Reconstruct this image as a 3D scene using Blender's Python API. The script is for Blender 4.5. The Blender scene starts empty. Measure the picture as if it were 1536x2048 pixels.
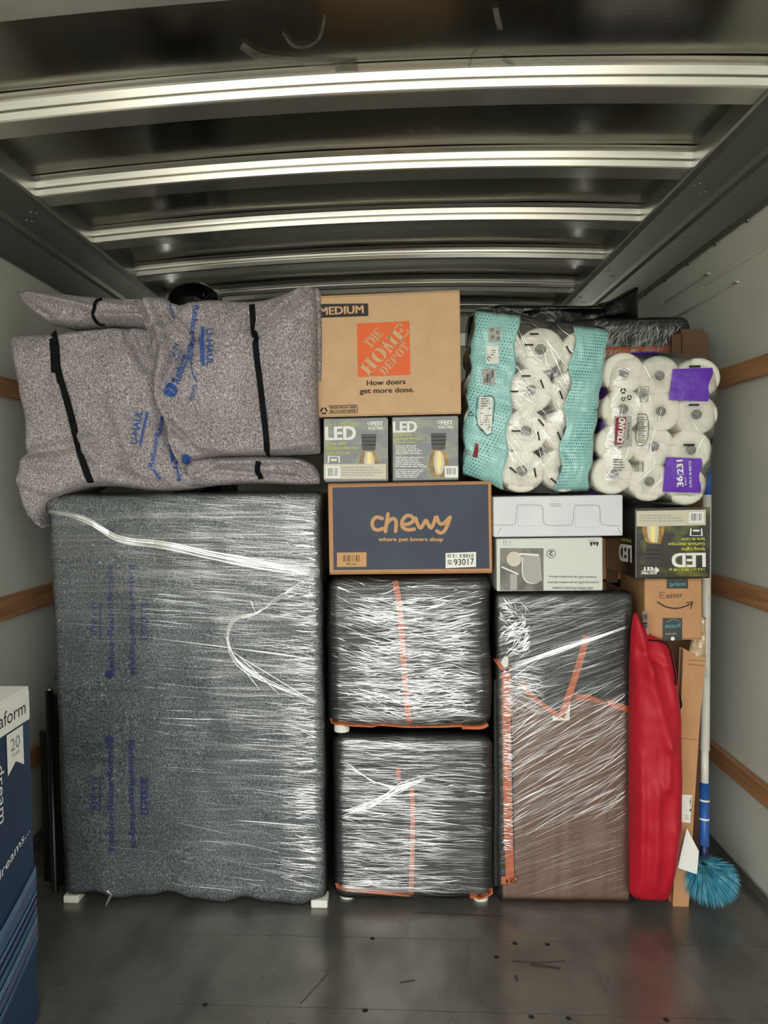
import bpy, bmesh, math, random
from mathutils import Vector, Matrix, noise
from mathutils.bvhtree import BVHTree
from mathutils.geometry import tessellate_polygon
C = bpy.context.scene.collection
sc = bpy.context.scene
R = math.radians
rnd = random.Random(7)

# ------------------------------------------------------------ camera, light, exposure
CAMZ, FPX, CX = 1.21, 1479.0, 680.0
YAW, PITCH, ROLL = R(3.7), R(90 - 2.2), R(-1.0)
cd = bpy.data.cameras.new('camera'); cam = bpy.data.objects.new('camera', cd); C.objects.link(cam)
CR = (Matrix.Rotation(YAW, 3, 'Z') @ Matrix.Rotation(PITCH, 3, 'X') @ Matrix.Rotation(ROLL, 3, 'Z'))
cam.matrix_world = Matrix.Translation((0, 0, CAMZ)) @ CR.to_4x4()
cd.sensor_fit = 'VERTICAL'; cd.sensor_height = 36; cd.lens = 36 * FPX / 2048
cd.shift_x = (768 - CX) / 2048
cd.clip_start = .05
sc.camera = cam
w = bpy.data.worlds.new('world'); sc.world = w; w.use_nodes = True
wn = w.node_tree.nodes; wl = w.node_tree.links
bgn = wn['Background']
tc = wn.new('ShaderNodeTexCoord'); sx = wn.new('ShaderNodeSeparateXYZ'); rp = wn.new('ShaderNodeValToRGB')
wl.new(tc.outputs['Generated'], sx.inputs[0]); wl.new(sx.outputs['Z'], rp.inputs[0])
rp.color_ramp.elements[0].position = 0; rp.color_ramp.elements[0].color = (.86, .88, .84, 1)
rp.color_ramp.elements[1].position = 1; rp.color_ramp.elements[1].color = (1.0, 1.0, .97, 1)
wl.new(rp.outputs[0], bgn.inputs[0]); bgn.inputs[1].default_value = 3.0
sc.view_settings.view_transform = 'Standard'; sc.view_settings.look = 'None'
sc.view_settings.exposure = 0.74; sc.view_settings.gamma = 1.0; sc.view_settings.use_curve_mapping = False

# ------------------------------------------------------------ measuring helpers
CAMP = Vector((0, 0, CAMZ))
def ray(px, py): return CR @ Vector(((px - CX) / FPX, (1024 - py) / FPX, -1))
def U(px, py, Y):
    d = ray(px, py); return CAMP + d * (Y / d.y)
def UX(px, py, X):
    d = ray(px, py); return CAMP + d * (X / d.x)
def UZ(px, py, Z):
    d = ray(px, py); return CAMP + d * ((Z - CAMZ) / d.z)

# ------------------------------------------------------------ materials
def lin(c):
    return tuple((v / 255 / 12.92 if v / 255 <= .04045 else ((v / 255 + .055) / 1.055) ** 2.4) for v in c)
MATS = {}
def mat(name, col, rough=.6, metal=0, spec=.5, coat=0, coat_r=.1, var=0, vscale=(20, 20, 20), col2=None, bump=0, bscale=(60, 60, 60), bdist=.002,
        alpha=1, detail=4, lo=.35, hi=.65, rvar=0, aniso=0, sheen=0):
    if name in MATS: return MATS[name]
    m = bpy.data.materials.new(name); m.use_nodes = True; MATS[name] = m
    nt = m.node_tree; b = nt.nodes['Principled BSDF']; L = nt.links
    c = lin(col) + (1,)
    b.inputs['Base Color'].default_value = c
    b.inputs['Roughness'].default_value = rough; b.inputs['Metallic'].default_value = metal
    b.inputs['Specular IOR Level'].default_value = spec
    b.inputs['Coat Weight'].default_value = coat; b.inputs['Coat Roughness'].default_value = coat_r
    b.inputs['Alpha'].default_value = alpha
    if sheen: b.inputs['Sheen Weight'].default_value = sheen
    t = None
    def noisy(scale, det):
        t = nt.nodes.new('ShaderNodeTexCoord'); mp = nt.nodes.new('ShaderNodeMapping'); mp.inputs['Scale'].default_value = scale
        n = nt.nodes.new('ShaderNodeTexNoise'); n.inputs['Scale'].default_value = 1; n.inputs['Detail'].default_value = det
        L.new(t.outputs['Object'], mp.inputs[0]); L.new(mp.outputs[0], n.inputs[0]); return n
    if col2 is not None:
        n = noisy(vscale, detail); r = nt.nodes.new('ShaderNodeValToRGB')
        r.color_ramp.elements[0].position = lo; r.color_ramp.elements[1].position = hi
        r.color_ramp.elements[0].color = c; r.color_ramp.elements[1].color = lin(col2) + (1,)
        L.new(n.outputs[0], r.inputs[0]); L.new(r.outputs[0], b.inputs['Base Color'])
    if bump:
        n = noisy(bscale, 3); bp = nt.nodes.new('ShaderNodeBump'); bp.inputs['Strength'].default_value = bump; bp.inputs['Distance'].default_value = bdist
        L.new(n.outputs[0], bp.inputs['Height']); L.new(bp.outputs[0], b.inputs['Normal'])
        if coat: L.new(bp.outputs[0], b.inputs['Coat Normal'])
    if rvar:
        n = noisy((3, 3, 3), 6); mr = nt.nodes.new('ShaderNodeMapRange')
        mr.inputs[1].default_value = .3; mr.inputs[2].default_value = .7
        mr.inputs[3].default_value = rough - rvar; mr.inputs[4].default_value = rough + rvar
        L.new(n.outputs[0], mr.inputs[0]); L.new(mr.outputs[0], b.inputs['Roughness'])
    return m

def felt(name, base, dark, light, speck):
    """recycled-fibre blanket: mottled grey with pale and dark fibres"""
    m = bpy.data.materials.new(name); m.use_nodes = True; MATS[name] = m
    nt = m.node_tree; L = nt.links; b = nt.nodes['Principled BSDF']; b.inputs['Roughness'].default_value = .95
    b.inputs['Specular IOR Level'].default_value = .15
    t = nt.nodes.new('ShaderNodeTexCoord')
    def N(s, d, off=0):
        mp = nt.nodes.new('ShaderNodeMapping'); mp.inputs['Location'].default_value = (off, off, off); mp.inputs['Scale'].default_value = (s, s, s * .8)
        n = nt.nodes.new('ShaderNodeTexNoise'); n.inputs['Scale'].default_value = 1; n.inputs['Detail'].default_value = d
        L.new(t.outputs['Object'], mp.inputs[0]); L.new(mp.outputs[0], n.inputs[0]); return n
    def ramp(n, stops):
        r = nt.nodes.new('ShaderNodeValToRGB'); e = r.color_ramp.elements
        e[0].position, e[0].color = stops[0][0], stops[0][1]; e[1].position, e[1].color = stops[-1][0], stops[-1][1]
        for p, c in stops[1:-1]:
            k = e.new(p); k.color = c
        L.new(n.outputs[0], r.inputs[0]); return r
    c4 = lambda c: lin(c) + (1,)
    n1 = N(260, 3); r1 = ramp(n1, [(.36, c4(dark)), (.5, c4(base)), (.64, c4(light))])
    n2 = N(150, 1, 7); r2 = ramp(n2, [(.66, (0, 0, 0, 1)), (.74, (1, 1, 1, 1))])
    n3 = N(9, 3, 3); r3 = ramp(n3, [(.3, (.8, .8, .8, 1)), (.7, (1.1, 1.1, 1.1, 1))])
    mx = nt.nodes.new('ShaderNodeMix'); mx.data_type = 'RGBA'
    L.new(r2.outputs[0], mx.inputs[0]); L.new(r1.outputs[0], mx.inputs[6]); mx.inputs[7].default_value = c4(speck)
    mu = nt.nodes.new('ShaderNodeMix'); mu.data_type = 'RGBA'; mu.blend_type = 'MULTIPLY'; mu.inputs[0].default_value = 1
    L.new(mx.outputs[2], mu.inputs[6]); L.new(r3.outputs[0], mu.inputs[7]); L.new(mu.outputs[2], b.inputs['Base Color'])
    bp = nt.nodes.new('ShaderNodeBump'); bp.inputs['Strength'].default_value = .6; bp.inputs['Distance'].default_value = .003
    L.new(n1.outputs[0], bp.inputs['Height']); L.new(bp.outputs[0], b.inputs['Normal'])
    return m

def film(name, scale, bump=.6, dist=.004, amount=.16, haze=.04, rough=.1, tint=(1, 1, 1), rotz=0, streak=.5):
    """stretch film: clear, glossy, finely wrinkled along the pull"""
    m = bpy.data.materials.new(name); m.use_nodes = True; MATS[name] = m
    nt = m.node_tree; L = nt.links; nt.nodes.remove(nt.nodes['Principled BSDF']); out = nt.nodes['Material Output']
    t = nt.nodes.new('ShaderNodeTexCoord'); mp = nt.nodes.new('ShaderNodeMapping')
    mp.vector_type = 'POINT'; mp.inputs['Scale'].default_value = scale
    rot = nt.nodes.new('ShaderNodeMapping'); rot.inputs['Rotation'].default_value = (0, rotz, 0)
    n = nt.nodes.new('ShaderNodeTexNoise'); n.inputs['Scale'].default_value = 1; n.inputs['Detail'].default_value = 3; n.inputs['Distortion'].default_value = .25
    L.new(t.outputs['Object'], rot.inputs[0]); L.new(rot.outputs[0], mp.inputs[0]); L.new(mp.outputs[0], n.inputs[0])
    bp = nt.nodes.new('ShaderNodeBump'); bp.inputs['Strength'].default_value = bump; bp.inputs['Distance'].default_value = dist
    L.new(n.outputs[0], bp.inputs['Height'])
    gl = nt.nodes.new('ShaderNodeBsdfGlossy'); gl.inputs['Roughness'].default_value = rough; L.new(bp.outputs[0], gl.inputs['Normal'])
    tr = nt.nodes.new('ShaderNodeBsdfTransparent'); tr.inputs[0].default_value = tint + (1,)
    df = nt.nodes.new('ShaderNodeBsdfDiffuse'); df.inputs[0].default_value = (.8, .82, .82, 1); L.new(bp.outputs[0], df.inputs['Normal'])
    m1 = nt.nodes.new('ShaderNodeMixShader'); m1.inputs[0].default_value = haze; L.new(tr.outputs[0], m1.inputs[1]); L.new(df.outputs[0], m1.inputs[2])
    fr = nt.nodes.new('ShaderNodeFresnel'); fr.inputs['IOR'].default_value = 1.5; L.new(bp.outputs[0], fr.inputs['Normal'])
    mr = nt.nodes.new('ShaderNodeMapRange'); mr.inputs[1].default_value = .48; mr.inputs[2].default_value = .64
    mr.inputs[3].default_value = amount * .08; mr.inputs[4].default_value = amount
    n2 = nt.nodes.new('ShaderNodeTexNoise'); n2.inputs['Scale'].default_value = streak; n2.inputs['Detail'].default_value = 4
    L.new(mp.outputs[0], n2.inputs[0]); L.new(n2.outputs[0], mr.inputs[0])
    ad = nt.nodes.new('ShaderNodeMath'); ad.operation = 'ADD'; ad.use_clamp = True; L.new(fr.outputs[0], ad.inputs[0]); L.new(mr.outputs[0], ad.inputs[1])
    m2 = nt.nodes.new('ShaderNodeMixShader'); L.new(ad.outputs[0], m2.inputs[0]); L.new(m1.outputs[0], m2.inputs[1]); L.new(gl.outputs[0], m2.inputs[2])
    L.new(m2.outputs[0], out.inputs[0])
    return m

M_alum = mat('brushed_aluminium_roof', (206, 204, 196), .17, 1, rvar=.05, bump=.08, bscale=(2, 90, 90), bdist=.001)
M_rib = mat('roof_bow_metal', (250, 249, 240), .22, .85)
M_rail = mat('side_rail_metal', (176, 177, 171), .34, .8)
M_wall = mat('fibreglass_wall', (226, 227, 215), .3, 0, .5, col2=(214, 216, 205), vscale=(3, 1.2, 2.5), bump=.15, bscale=(4, 3, 6), bdist=.01)
M_rivet = mat('rivet_metal', (170, 170, 160), .3, 1)
M_floor = mat('worn_steel_floor', (132, 129, 122), .27, .55, col2=(106, 103, 97), vscale=(9, 5, 5), detail=10, lo=.4, hi=.7, rvar=.1, bump=.1, bscale=(12, 12, 12))
M_seam = mat('dark_joint', (22, 22, 20), .8)
M_wood = mat('wall_slat_wood', (190, 142, 100), .6, col2=(158, 112, 74), vscale=(40, 3, 60), bump=.2, bscale=(60, 5, 60))
M_asph = mat('pale_concrete_yard', (168, 166, 158), .9, col2=(140, 138, 132), vscale=(2, 2, 2))
M_felt = felt('grey_recycled_felt', (160, 152, 154), (118, 111, 116), (194, 187, 187), (224, 214, 212))
M_felt2 = felt('blue_grey_felt', (92, 98, 101), (62, 68, 73), (128, 134, 134), (164, 168, 166))
M_blk = mat('black_blanket', (26, 28, 29), .85, bump=.5, bscale=(60, 60, 60), bdist=.006, col2=(44, 46, 46), vscale=(200, 200, 200))
M_org = mat('orange_binding', (206, 108, 54), .75, bump=.3, bscale=(200, 200, 200), col2=(180, 90, 50), vscale=(60, 60, 60))
M_strap = mat('black_elastic', (9, 9, 11), .8, spec=.2)
M_ublue = mat('blue_print', (48, 84, 160), .8)
M_ublue2 = mat('dull_blue_print', (30, 44, 100), .85)
M_card = mat('kraft_cardboard', (218, 180, 140), .75, col2=(212, 173, 133), vscale=(30, 30, 20), bump=.08, bscale=(300, 300, 10))
M_card2 = mat('brown_cardboard', (196, 148, 104), .75, col2=(188, 140, 98), vscale=(30, 30, 14))
M_dcard = mat('dark_brown_cardboard', (112, 82, 58), .8, col2=(96, 70, 50), vscale=(10, 10, 4))
M_hdo = mat('orange_ink', (240, 106, 44), .6)
M_ink = mat('dark_ink', (52, 44, 38), .7)
M_navy = mat('navy_ink', (56, 66, 86), .55, col2=(48, 56, 76), vscale=(8, 8, 8))
M_chew = mat('tan_ink', (206, 158, 106), .65)
M_white = mat('white_card', (232, 232, 236), .5, col2=(222, 222, 228), vscale=(6, 6, 6))
M_wht = mat('white_print', (240, 240, 234), .45)
M_lant = mat('pale_grey_card', (216, 220, 212), .35)
M_ptop = mat('photo_grey_print', (88, 86, 84), .4, col2=(150, 146, 138), vscale=(20, 20, 9))
M_pbg = mat('night_garden_print', (34, 34, 28), .3, coat=.8, coat_r=.12, col2=(120, 126, 50), vscale=(18, 18, 26), detail=2, lo=.48, hi=.8, bump=.15, bscale=(6, 6, 6), bdist=.02)
M_gloss = mat('black_gloss_card', (30, 28, 26), .3, coat=.8, coat_r=.12, bump=.15, bscale=(6, 6, 6), bdist=.02)
M_yel = mat('yellow_green_print', (206, 208, 84), .5)
M_amb = mat('amber_print', (196, 146, 70), .4, col2=(120, 100, 50), vscale=(60, 60, 60))
M_hot = mat('pale_yellow_print', (255, 232, 150), .4)
M_sock = mat('socket_print', (58, 54, 50), .4)
M_cream = mat('cream_print', (214, 208, 186), .5)
M_grey = mat('grey_print', (120, 120, 116), .6)
M_lgrey = mat('light_grey_print', (176, 176, 170), .6)
M_bars = mat('black_print', (26, 26, 26), .6)
M_prime = mat('teal_print', (72, 150, 160), .5)
M_red = mat('red_nylon', (184, 10, 38), .6, bump=.35, bscale=(30, 30, 12), bdist=.006, col2=(186, 10, 38), vscale=(6, 6, 3))
M_paper = mat('tissue_paper', (244, 240, 226), .85, bump=.4, bscale=(120, 120, 120), bdist=.002)
M_core = mat('grey_core_print', (150, 146, 140), .8, col2=(110, 106, 102), vscale=(160, 160, 160))
M_teal = mat('teal_wrap_print', (166, 218, 212), .35, coat=.4, col2=(156, 210, 205), vscale=(30, 30, 30), bump=.3, bscale=(30, 30, 50), bdist=.006)
M_tdot = mat('teal_dot_print', (62, 142, 146), .4)
M_purp = mat('purple_wrap_print', (104, 48, 186), .35, coat=.4, bump=.3, bscale=(40, 40, 40), bdist=.005)
M_crim = mat('dark_red_print', (130, 24, 34), .5)
M_brown = mat('brown_cabinet', (128, 96, 80), .5, col2=(112, 82, 68), vscale=(30, 30, 2), bump=.06, bscale=(80, 80, 4))
M_steel = mat('black_tube', (14, 14, 15), .35)
M_pole = mat('pole_enamel', (222, 220, 212), .3, col2=(190, 184, 170), vscale=(60, 60, 14), lo=.55, hi=.75)
M_pblue = mat('blue_plastic', (44, 92, 168), .4)
M_dblue = mat('dark_blue_plastic', (22, 38, 84), .4)
M_bris = mat('turquoise_bristle', (52, 150, 180), .5, col2=(130, 200, 212), vscale=(60, 60, 30), lo=.45, hi=.7)
M_nova = mat('midnight_blue_card', (28, 46, 74), .4, col2=(38, 60, 90), vscale=(3, 3, 2))
M_nov1 = mat('steel_blue_print', (74, 104, 128), .45, col2=(58, 88, 124), vscale=(8, 30, 30))
M_nov2 = mat('mauve_print', (86, 90, 116), .45, col2=(74, 88, 128), vscale=(8, 30, 30))
M_nov3 = mat('pale_blue_print', (98, 124, 142), .45, col2=(80, 108, 138), vscale=(8, 30, 30))
M_foam = mat('white_foam', (232, 232, 222), .8)
M_dark = mat('dark_inside', (20, 18, 16), .9)
def foldmat(name, gl_, df_, rough=.16):
    m = bpy.data.materials.new(name); m.use_nodes = True; MATS[name] = m
    nt = m.node_tree; L = nt.links; nt.nodes.remove(nt.nodes['Principled BSDF']); out = nt.nodes['Material Output']
    g = nt.nodes.new('ShaderNodeBsdfGlossy'); g.inputs['Roughness'].default_value = rough
    t = nt.nodes.new('ShaderNodeBsdfTransparent'); d = nt.nodes.new('ShaderNodeBsdfDiffuse'); d.inputs[0].default_value = (.85, .87, .86, 1)
    a = nt.nodes.new('ShaderNodeMixShader'); a.inputs[0].default_value = df_; L.new(t.outputs[0], a.inputs[1]); L.new(d.outputs[0], a.inputs[2])
    b = nt.nodes.new('ShaderNodeMixShader'); b.inputs[0].default_value = gl_; L.new(a.outputs[0], b.inputs[1]); L.new(g.outputs[0], b.inputs[2]); L.new(b.outputs[0], out.inputs[0])
    return m
M_crease = foldmat('film_fold', .55, .3)
M_crease2 = foldmat('fine_film_crease', .32, .1)
M_bag = mat('black_polythene', (12, 12, 13), .22, bump=.6, bscale=(14, 14, 14), bdist=.02)
M_tape = mat('clear_tape', (196, 170, 132), .12, coat=1, bump=.6, bscale=(40, 40, 60), bdist=.008)
F_h = film('stretch_film_level', (5, 5, 230), .8, .004, .13, .01, .12)
F_d = film('stretch_film_over_felt', (4, 4, 170), .5, .002, .12, .02, .2)
F_s = film('stretch_film_slanted', (6, 6, 210), .6, .003, .12, .01, .14, rotz=R(20))
F_p = film('pack_film', (26, 26, 40), .9, .006, .13, .02, .09)
F_pv = film('pack_film_violet', (26, 26, 40), .9, .006, .05, .12, .1, tint=(.55, .4, .85))

# ------------------------------------------------------------ object helpers
def link(o, parent=None):
    C.objects.link(o)
    if parent is not None: o.parent = parent
    return o
ORG = {}
def thing(name, label, cat, loc, group=None):
    o = bpy.data.objects.new(name, None); o.empty_display_size = .1; link(o); o.location = loc
    o['label'] = label; o['category'] = cat
    if group: o['group'] = group
    ORG[o.name] = Vector(loc); return o
def org(p):
    while p is not None and p.name not in ORG: p = p.parent
    return ORG[p.name] if p is not None else Vector((0, 0, 0))
def obj(name, vf, mats, parent=None, smooth=False, mi=None, stuff=False, bevel=0, label=None):
    vs, fs = vf; O = org(parent)
    me = bpy.data.meshes.new(name); me.from_pydata([Vector(v) - O for v in vs], [], fs)
    for m in (mats if isinstance(mats, (list, tuple)) else [mats]): me.materials.append(m)
    if mi is not None: me.polygons.foreach_set('material_index', mi)
    if smooth: me.polygons.foreach_set('use_smooth', [True] * len(me.polygons))
    me.update()
    o = bpy.data.objects.new(name, me); link(o, parent)
    if bevel:
        b = o.modifiers.new('bevel', 'BEVEL'); b.width = bevel; b.segments = 2; b.limit_method = 'ANGLE'
    if stuff: o['kind'] = 'stuff'
    if label: o['label'] = label
    return o
def struct(name, vf, m, **k):
    o = obj(name, vf, m, **k); o['kind'] = 'structure'; return o
def join(*parts):
    V, F = [], []
    for v, f in parts:
        n = len(V); V += list(v); F += [tuple(i + n for i in q) for q in f]
    return V, F
def box(x0, x1, y0, y1, z0, z1):
    v = [Vector((x, y, z)) for z in (z0, z1) for y in (y0, y1) for x in (x0, x1)]
    return v, [(0, 2, 3, 1), (4, 5, 7, 6), (0, 1, 5, 4), (2, 6, 7, 3), (0, 4, 6, 2), (1, 3, 7, 5)]
def tube(pts, r, n=10, cap=True, flat=1.0):
    """swept tube; r a number or a list"""
    pts = [Vector(p) for p in pts]; V, F = [], []
    up0 = Vector((0, 0, 1))
    for i, p in enumerate(pts):
        t = (pts[min(i + 1, len(pts) - 1)] - pts[max(i - 1, 0)]).normalized()
        a = t.cross(up0 if abs(t.z) < .9 else Vector((0, 1, 0))).normalized(); b = t.cross(a)
        q = r[i] if isinstance(r, (list, tuple)) else r
        for k in range(n):
            an = 2 * math.pi * k / n; V.append(p + a * q * math.cos(an) + b * q * flat * math.sin(an))
    for i in range(len(pts) - 1):
        for k in range(n):
            F.append((i * n + k, i * n + (k + 1) % n, (i + 1) * n + (k + 1) % n, (i + 1) * n + k))
    if cap: F.append(tuple(range(n))); F.append(tuple(len(V) - 1 - k for k in range(n)))
    return V, F
def soft_box(x0, x1, y0, y1, z0, z1, r=.03, n=26, amp=.004, sc_=6, warp=None, seed=0):
    """rounded box skin with soft lumps"""
    c = Vector(((x0 + x1) / 2, (y0 + y1) / 2, (z0 + z1) / 2)); h = Vector(((x1 - x0) / 2, (y1 - y0) / 2, (z1 - z0) / 2))
    bm = bmesh.new(); bmesh.ops.create_cube(bm, size=2)
    bmesh.ops.subdivide_edges(bm, edges=bm.edges[:], cuts=n, use_grid_fill=True)
    for v in bm.verts:
        def ease(t):      # crowd the rings towards the edges
            s = 1 if t > 0 else -1; t = abs(t); return s * (1 - (1 - t) ** 1.35)
        p = Vector((ease(v.co.x) * h.x, ease(v.co.y) * h.y, ease(v.co.z) * h.z))
        q = Vector((max(-h.x + r, min(h.x - r, p.x)), max(-h.y + r, min(h.y - r, p.y)), max(-h.z + r, min(h.z - r, p.z))))
        d = p - q
        nrm = d.normalized() if d.length > 1e-7 else Vector((0, 0, 1))
        if d.length > 1e-7: p = q + nrm * min(d.length, r) if d.length > r else p
        w_ = p + c
        if warp: w_ = warp(w_)
        k = noise.noise(w_ * sc_ + Vector((seed, seed, seed))) + .5 * noise.noise(w_ * sc_ * 2.7)
        v.co = w_ + nrm * amp * k
    V = [v.co.copy() for v in bm.verts]; F = [tuple(v.index for v in f.verts) for f in bm.faces]
    bm.free(); return V, F
def grow(vf, d):
    """the same skin moved outward by d"""
    bm = bmesh.new(); vs = [bm.verts.new(v) for v in vf[0]]
    for f in vf[1]: bm.faces.new([vs[i] for i in f])
    bm.normal_update(); V = [v.co + v.normal * d for v in bm.verts]; bm.free(); return V, vf[1]
def bvh(vf): return BVHTree.FromPolygons([Vector(v) for v in vf[0]], vf[1])
def hit(tree, px, py, off=.002):
    d = ray(px, py).normalized(); r = tree.ray_cast(CAMP, d)
    if r[0] is None:
        r = tree.find_nearest(U(px, py, 2.08))
    n = r[1] if r[1].dot(d) < 0 else -r[1]
    return r[0] + n * off, n
def poly_at(pl, t):
    L = [0]
    for a, b in zip(pl, pl[1:]): L.append(L[-1] + math.hypot(b[0] - a[0], b[1] - a[1]))
    s = t * L[-1]
    for i in range(len(pl) - 1):
        if s <= L[i + 1] or i == len(pl) - 2:
            k = (s - L[i]) / max(1e-9, L[i + 1] - L[i]); return (pl[i][0] + (pl[i + 1][0] - pl[i][0]) * k, pl[i][1] + (pl[i + 1][1] - pl[i][1]) * k)
def smooth_pl(pl, it=2):
    for _ in range(it):
        q = [pl[0]]
        for a, b in zip(pl, pl[1:]):
            q.append((a[0] * .75 + b[0] * .25, a[1] * .75 + b[1] * .25)); q.append((a[0] * .25 + b[0] * .75, a[1] * .25 + b[1] * .75))
        q.append(pl[-1]); pl = q
    return pl
def puff(top, bottom, left, right, Y, thick, bulge, nu=40, nv=40, folds=(), pw=6, amp=.004, ns=9, seed=0, sm=1, tilt=0):
    """closed cushion spanned by four outline curves measured in the picture, set at depth Y"""
    if sm: top, bottom, left, right = [smooth_pl(list(c), sm) for c in (top, bottom, left, right)]
    V, F = [], []
    def pr(t): return (1 - abs(2 * t - 1) ** pw) ** .6
    G = {}
    for side in (0, 1):
        for j in range(nv + 1):
            for i in range(nu + 1):
                u, v = i / nu, j / nv
                T, B, Lf, Rt = poly_at(top, u), poly_at(bottom, u), poly_at(left, v), poly_at(right, v)
                p = [0, 0]
                for k in (0, 1):
                    p[k] = (1 - v) * T[k] + v * B[k] + (1 - u) * Lf[k] + u * Rt[k] - ((1 - u) * (1 - v) * top[0][k] + u * (1 - v) * top[-1][k] + (1 - u) * v * bottom[0][k] + u * v * bottom[-1][k])
                edge = i in (0, nu) or j in (0, nv)
                if side and edge: G[(1, i, j)] = G[(0, i, j)]; continue
                q = U(p[0], p[1], Y); f = pr(u) * pr(v)
                if side == 0:
                    dy = -bulge * f
                    for (a, b, wd, am) in folds:
                        ax, ay, bx, by = a[0], a[1], b[0], b[1]; L2 = (bx - ax) ** 2 + (by - ay) ** 2
                        t = max(0, min(1, ((p[0] - ax) * (bx - ax) + (p[1] - ay) * (by - ay)) / L2))
                        dd = math.hypot(p[0] - ax - t * (bx - ax), p[1] - ay - t * (by - ay))
                        dy -= am * math.exp(-(dd / wd) ** 2) * min(1, f * 1.5)
                    dy -= amp * (noise.noise(Vector((q.x * ns, seed, q.z * ns))) + .5 * noise.noise(Vector((q.x * ns * 2.5, seed, q.z * ns * 2.5)))) * min(1, f * 2)
                    dy += tilt * (q.z)
                else: dy = thick * f
                q = Vector((q.x, q.y + dy, q.z)); G[(side, i, j)] = len(V); V.append(q)
    for side in (0, 1):
        for j in range(nv):
            for i in range(nu):
                q = (G[(side, i, j)], G[(side, i, j + 1)], G[(side, i + 1, j + 1)], G[(side, i + 1, j)])
                F.append(q if side == 0 else q[::-1])
    return V, F
def ribbon(tree, pl, wd, th=.002, n=24, sm=1):
    """strap lying on a surface along a path measured in the picture"""
    if sm: pl = smooth_pl(pl, sm)
    P = [hit(tree, *poly_at(pl, i / n), off=.0015) for i in range(n + 1)]
    V, F = [], []
    for i, (p, nn) in enumerate(P):
        t = (P[min(i + 1, n)][0] - P[max(i - 1, 0)][0]).normalized(); s = t.cross(Vector((0, -1, 0))).normalized() * wd / 2
        nn = Vector((0, -1, 0)) * th
        V += [p - s, p + s, p + s + nn, p - s + nn]
    for i in range(n):
        for k in range(4): F.append((i * 4 + k, i * 4 + (k + 1) % 4, i * 4 + 4 + (k + 1) % 4, i * 4 + 4 + k))
    F += [(0, 1, 2, 3), (4 * n + 3, 4 * n + 2, 4 * n + 1, 4 * n)]
    return V, F
class Creases:
    """raised folds of the film: low, sharp, tapering ridges lying on the skin"""
    def __init__(s, tree): s.t = tree; s.V = []; s.F = []
    def add(s, pl, wd, n=None, off=.0006, h=None):
        h = h or rnd.uniform(.04, .17)
        L = sum(math.hypot(b[0] - a[0], b[1] - a[1]) for a, b in zip(pl, pl[1:]))
        n = n or max(2, min(14, int(L / 14)))
        P = [hit(s.t, *poly_at(pl, i / n), off=off) for i in range(n + 1)]
        if max((P[i + 1][0] - P[i][0]).length for i in range(n)) > .12: return
        b0 = len(s.V)
        for i, (p, nn) in enumerate(P):
            t = (P[min(i + 1, n)][0] - P[max(i - 1, 0)][0])
            if t.length < 1e-6: t = Vector((1, 0, 0))
            k = min(1, 3 * min(i, n - i) / n + .12) * wd / 2
            sd = t.normalized().cross(nn).normalized() * k
            s.V += [p - sd, p + sd, p + nn * k * 2 * h]
        for i in range(n):
            a = b0 + i * 3
            for q in ((0, 2), (2, 1)): s.F.append((a + q[0], a + q[1], a + 3 + q[1], a + 3 + q[0]))
    def scatter(s, n, x, y, length, ang, wd, dens=None, spread=4, seed=0, bend=3):
        r = random.Random(seed)
        k = 0; tries = 0
        while k < n and tries < n * 30:
            tries += 1
            px, py = r.uniform(*x), r.uniform(*y)
            if dens and r.random() > dens(px, py): continue
            a = R((ang(px, py) if callable(ang) else ang) + r.gauss(0, spread)); L = r.uniform(*length)
            dx, dy = math.cos(a) * L / 2, -math.sin(a) * L / 2
            p0, p1 = (px - dx, py - dy), (px + dx, py + dy)
            if not (x[0] - 2 <= p0[0] <= x[1] + 2 and x[0] - 2 <= p1[0] <= x[1] + 2):
                p0 = (max(x[0], p0[0]), p0[1]); p1 = (min(x[1], p1[0]), p1[1])
            mid = ((p0[0] + p1[0]) / 2, (p0[1] + p1[1]) / 2 + r.gauss(0, bend))
            s.add([p0, mid, p1], r.uniform(*wd)); k += 1
    def build(s, parent, m=None, name='film_crease'):
        return obj(name, (s.V, s.F), m or M_crease, parent, smooth=False, stuff=True)

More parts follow.
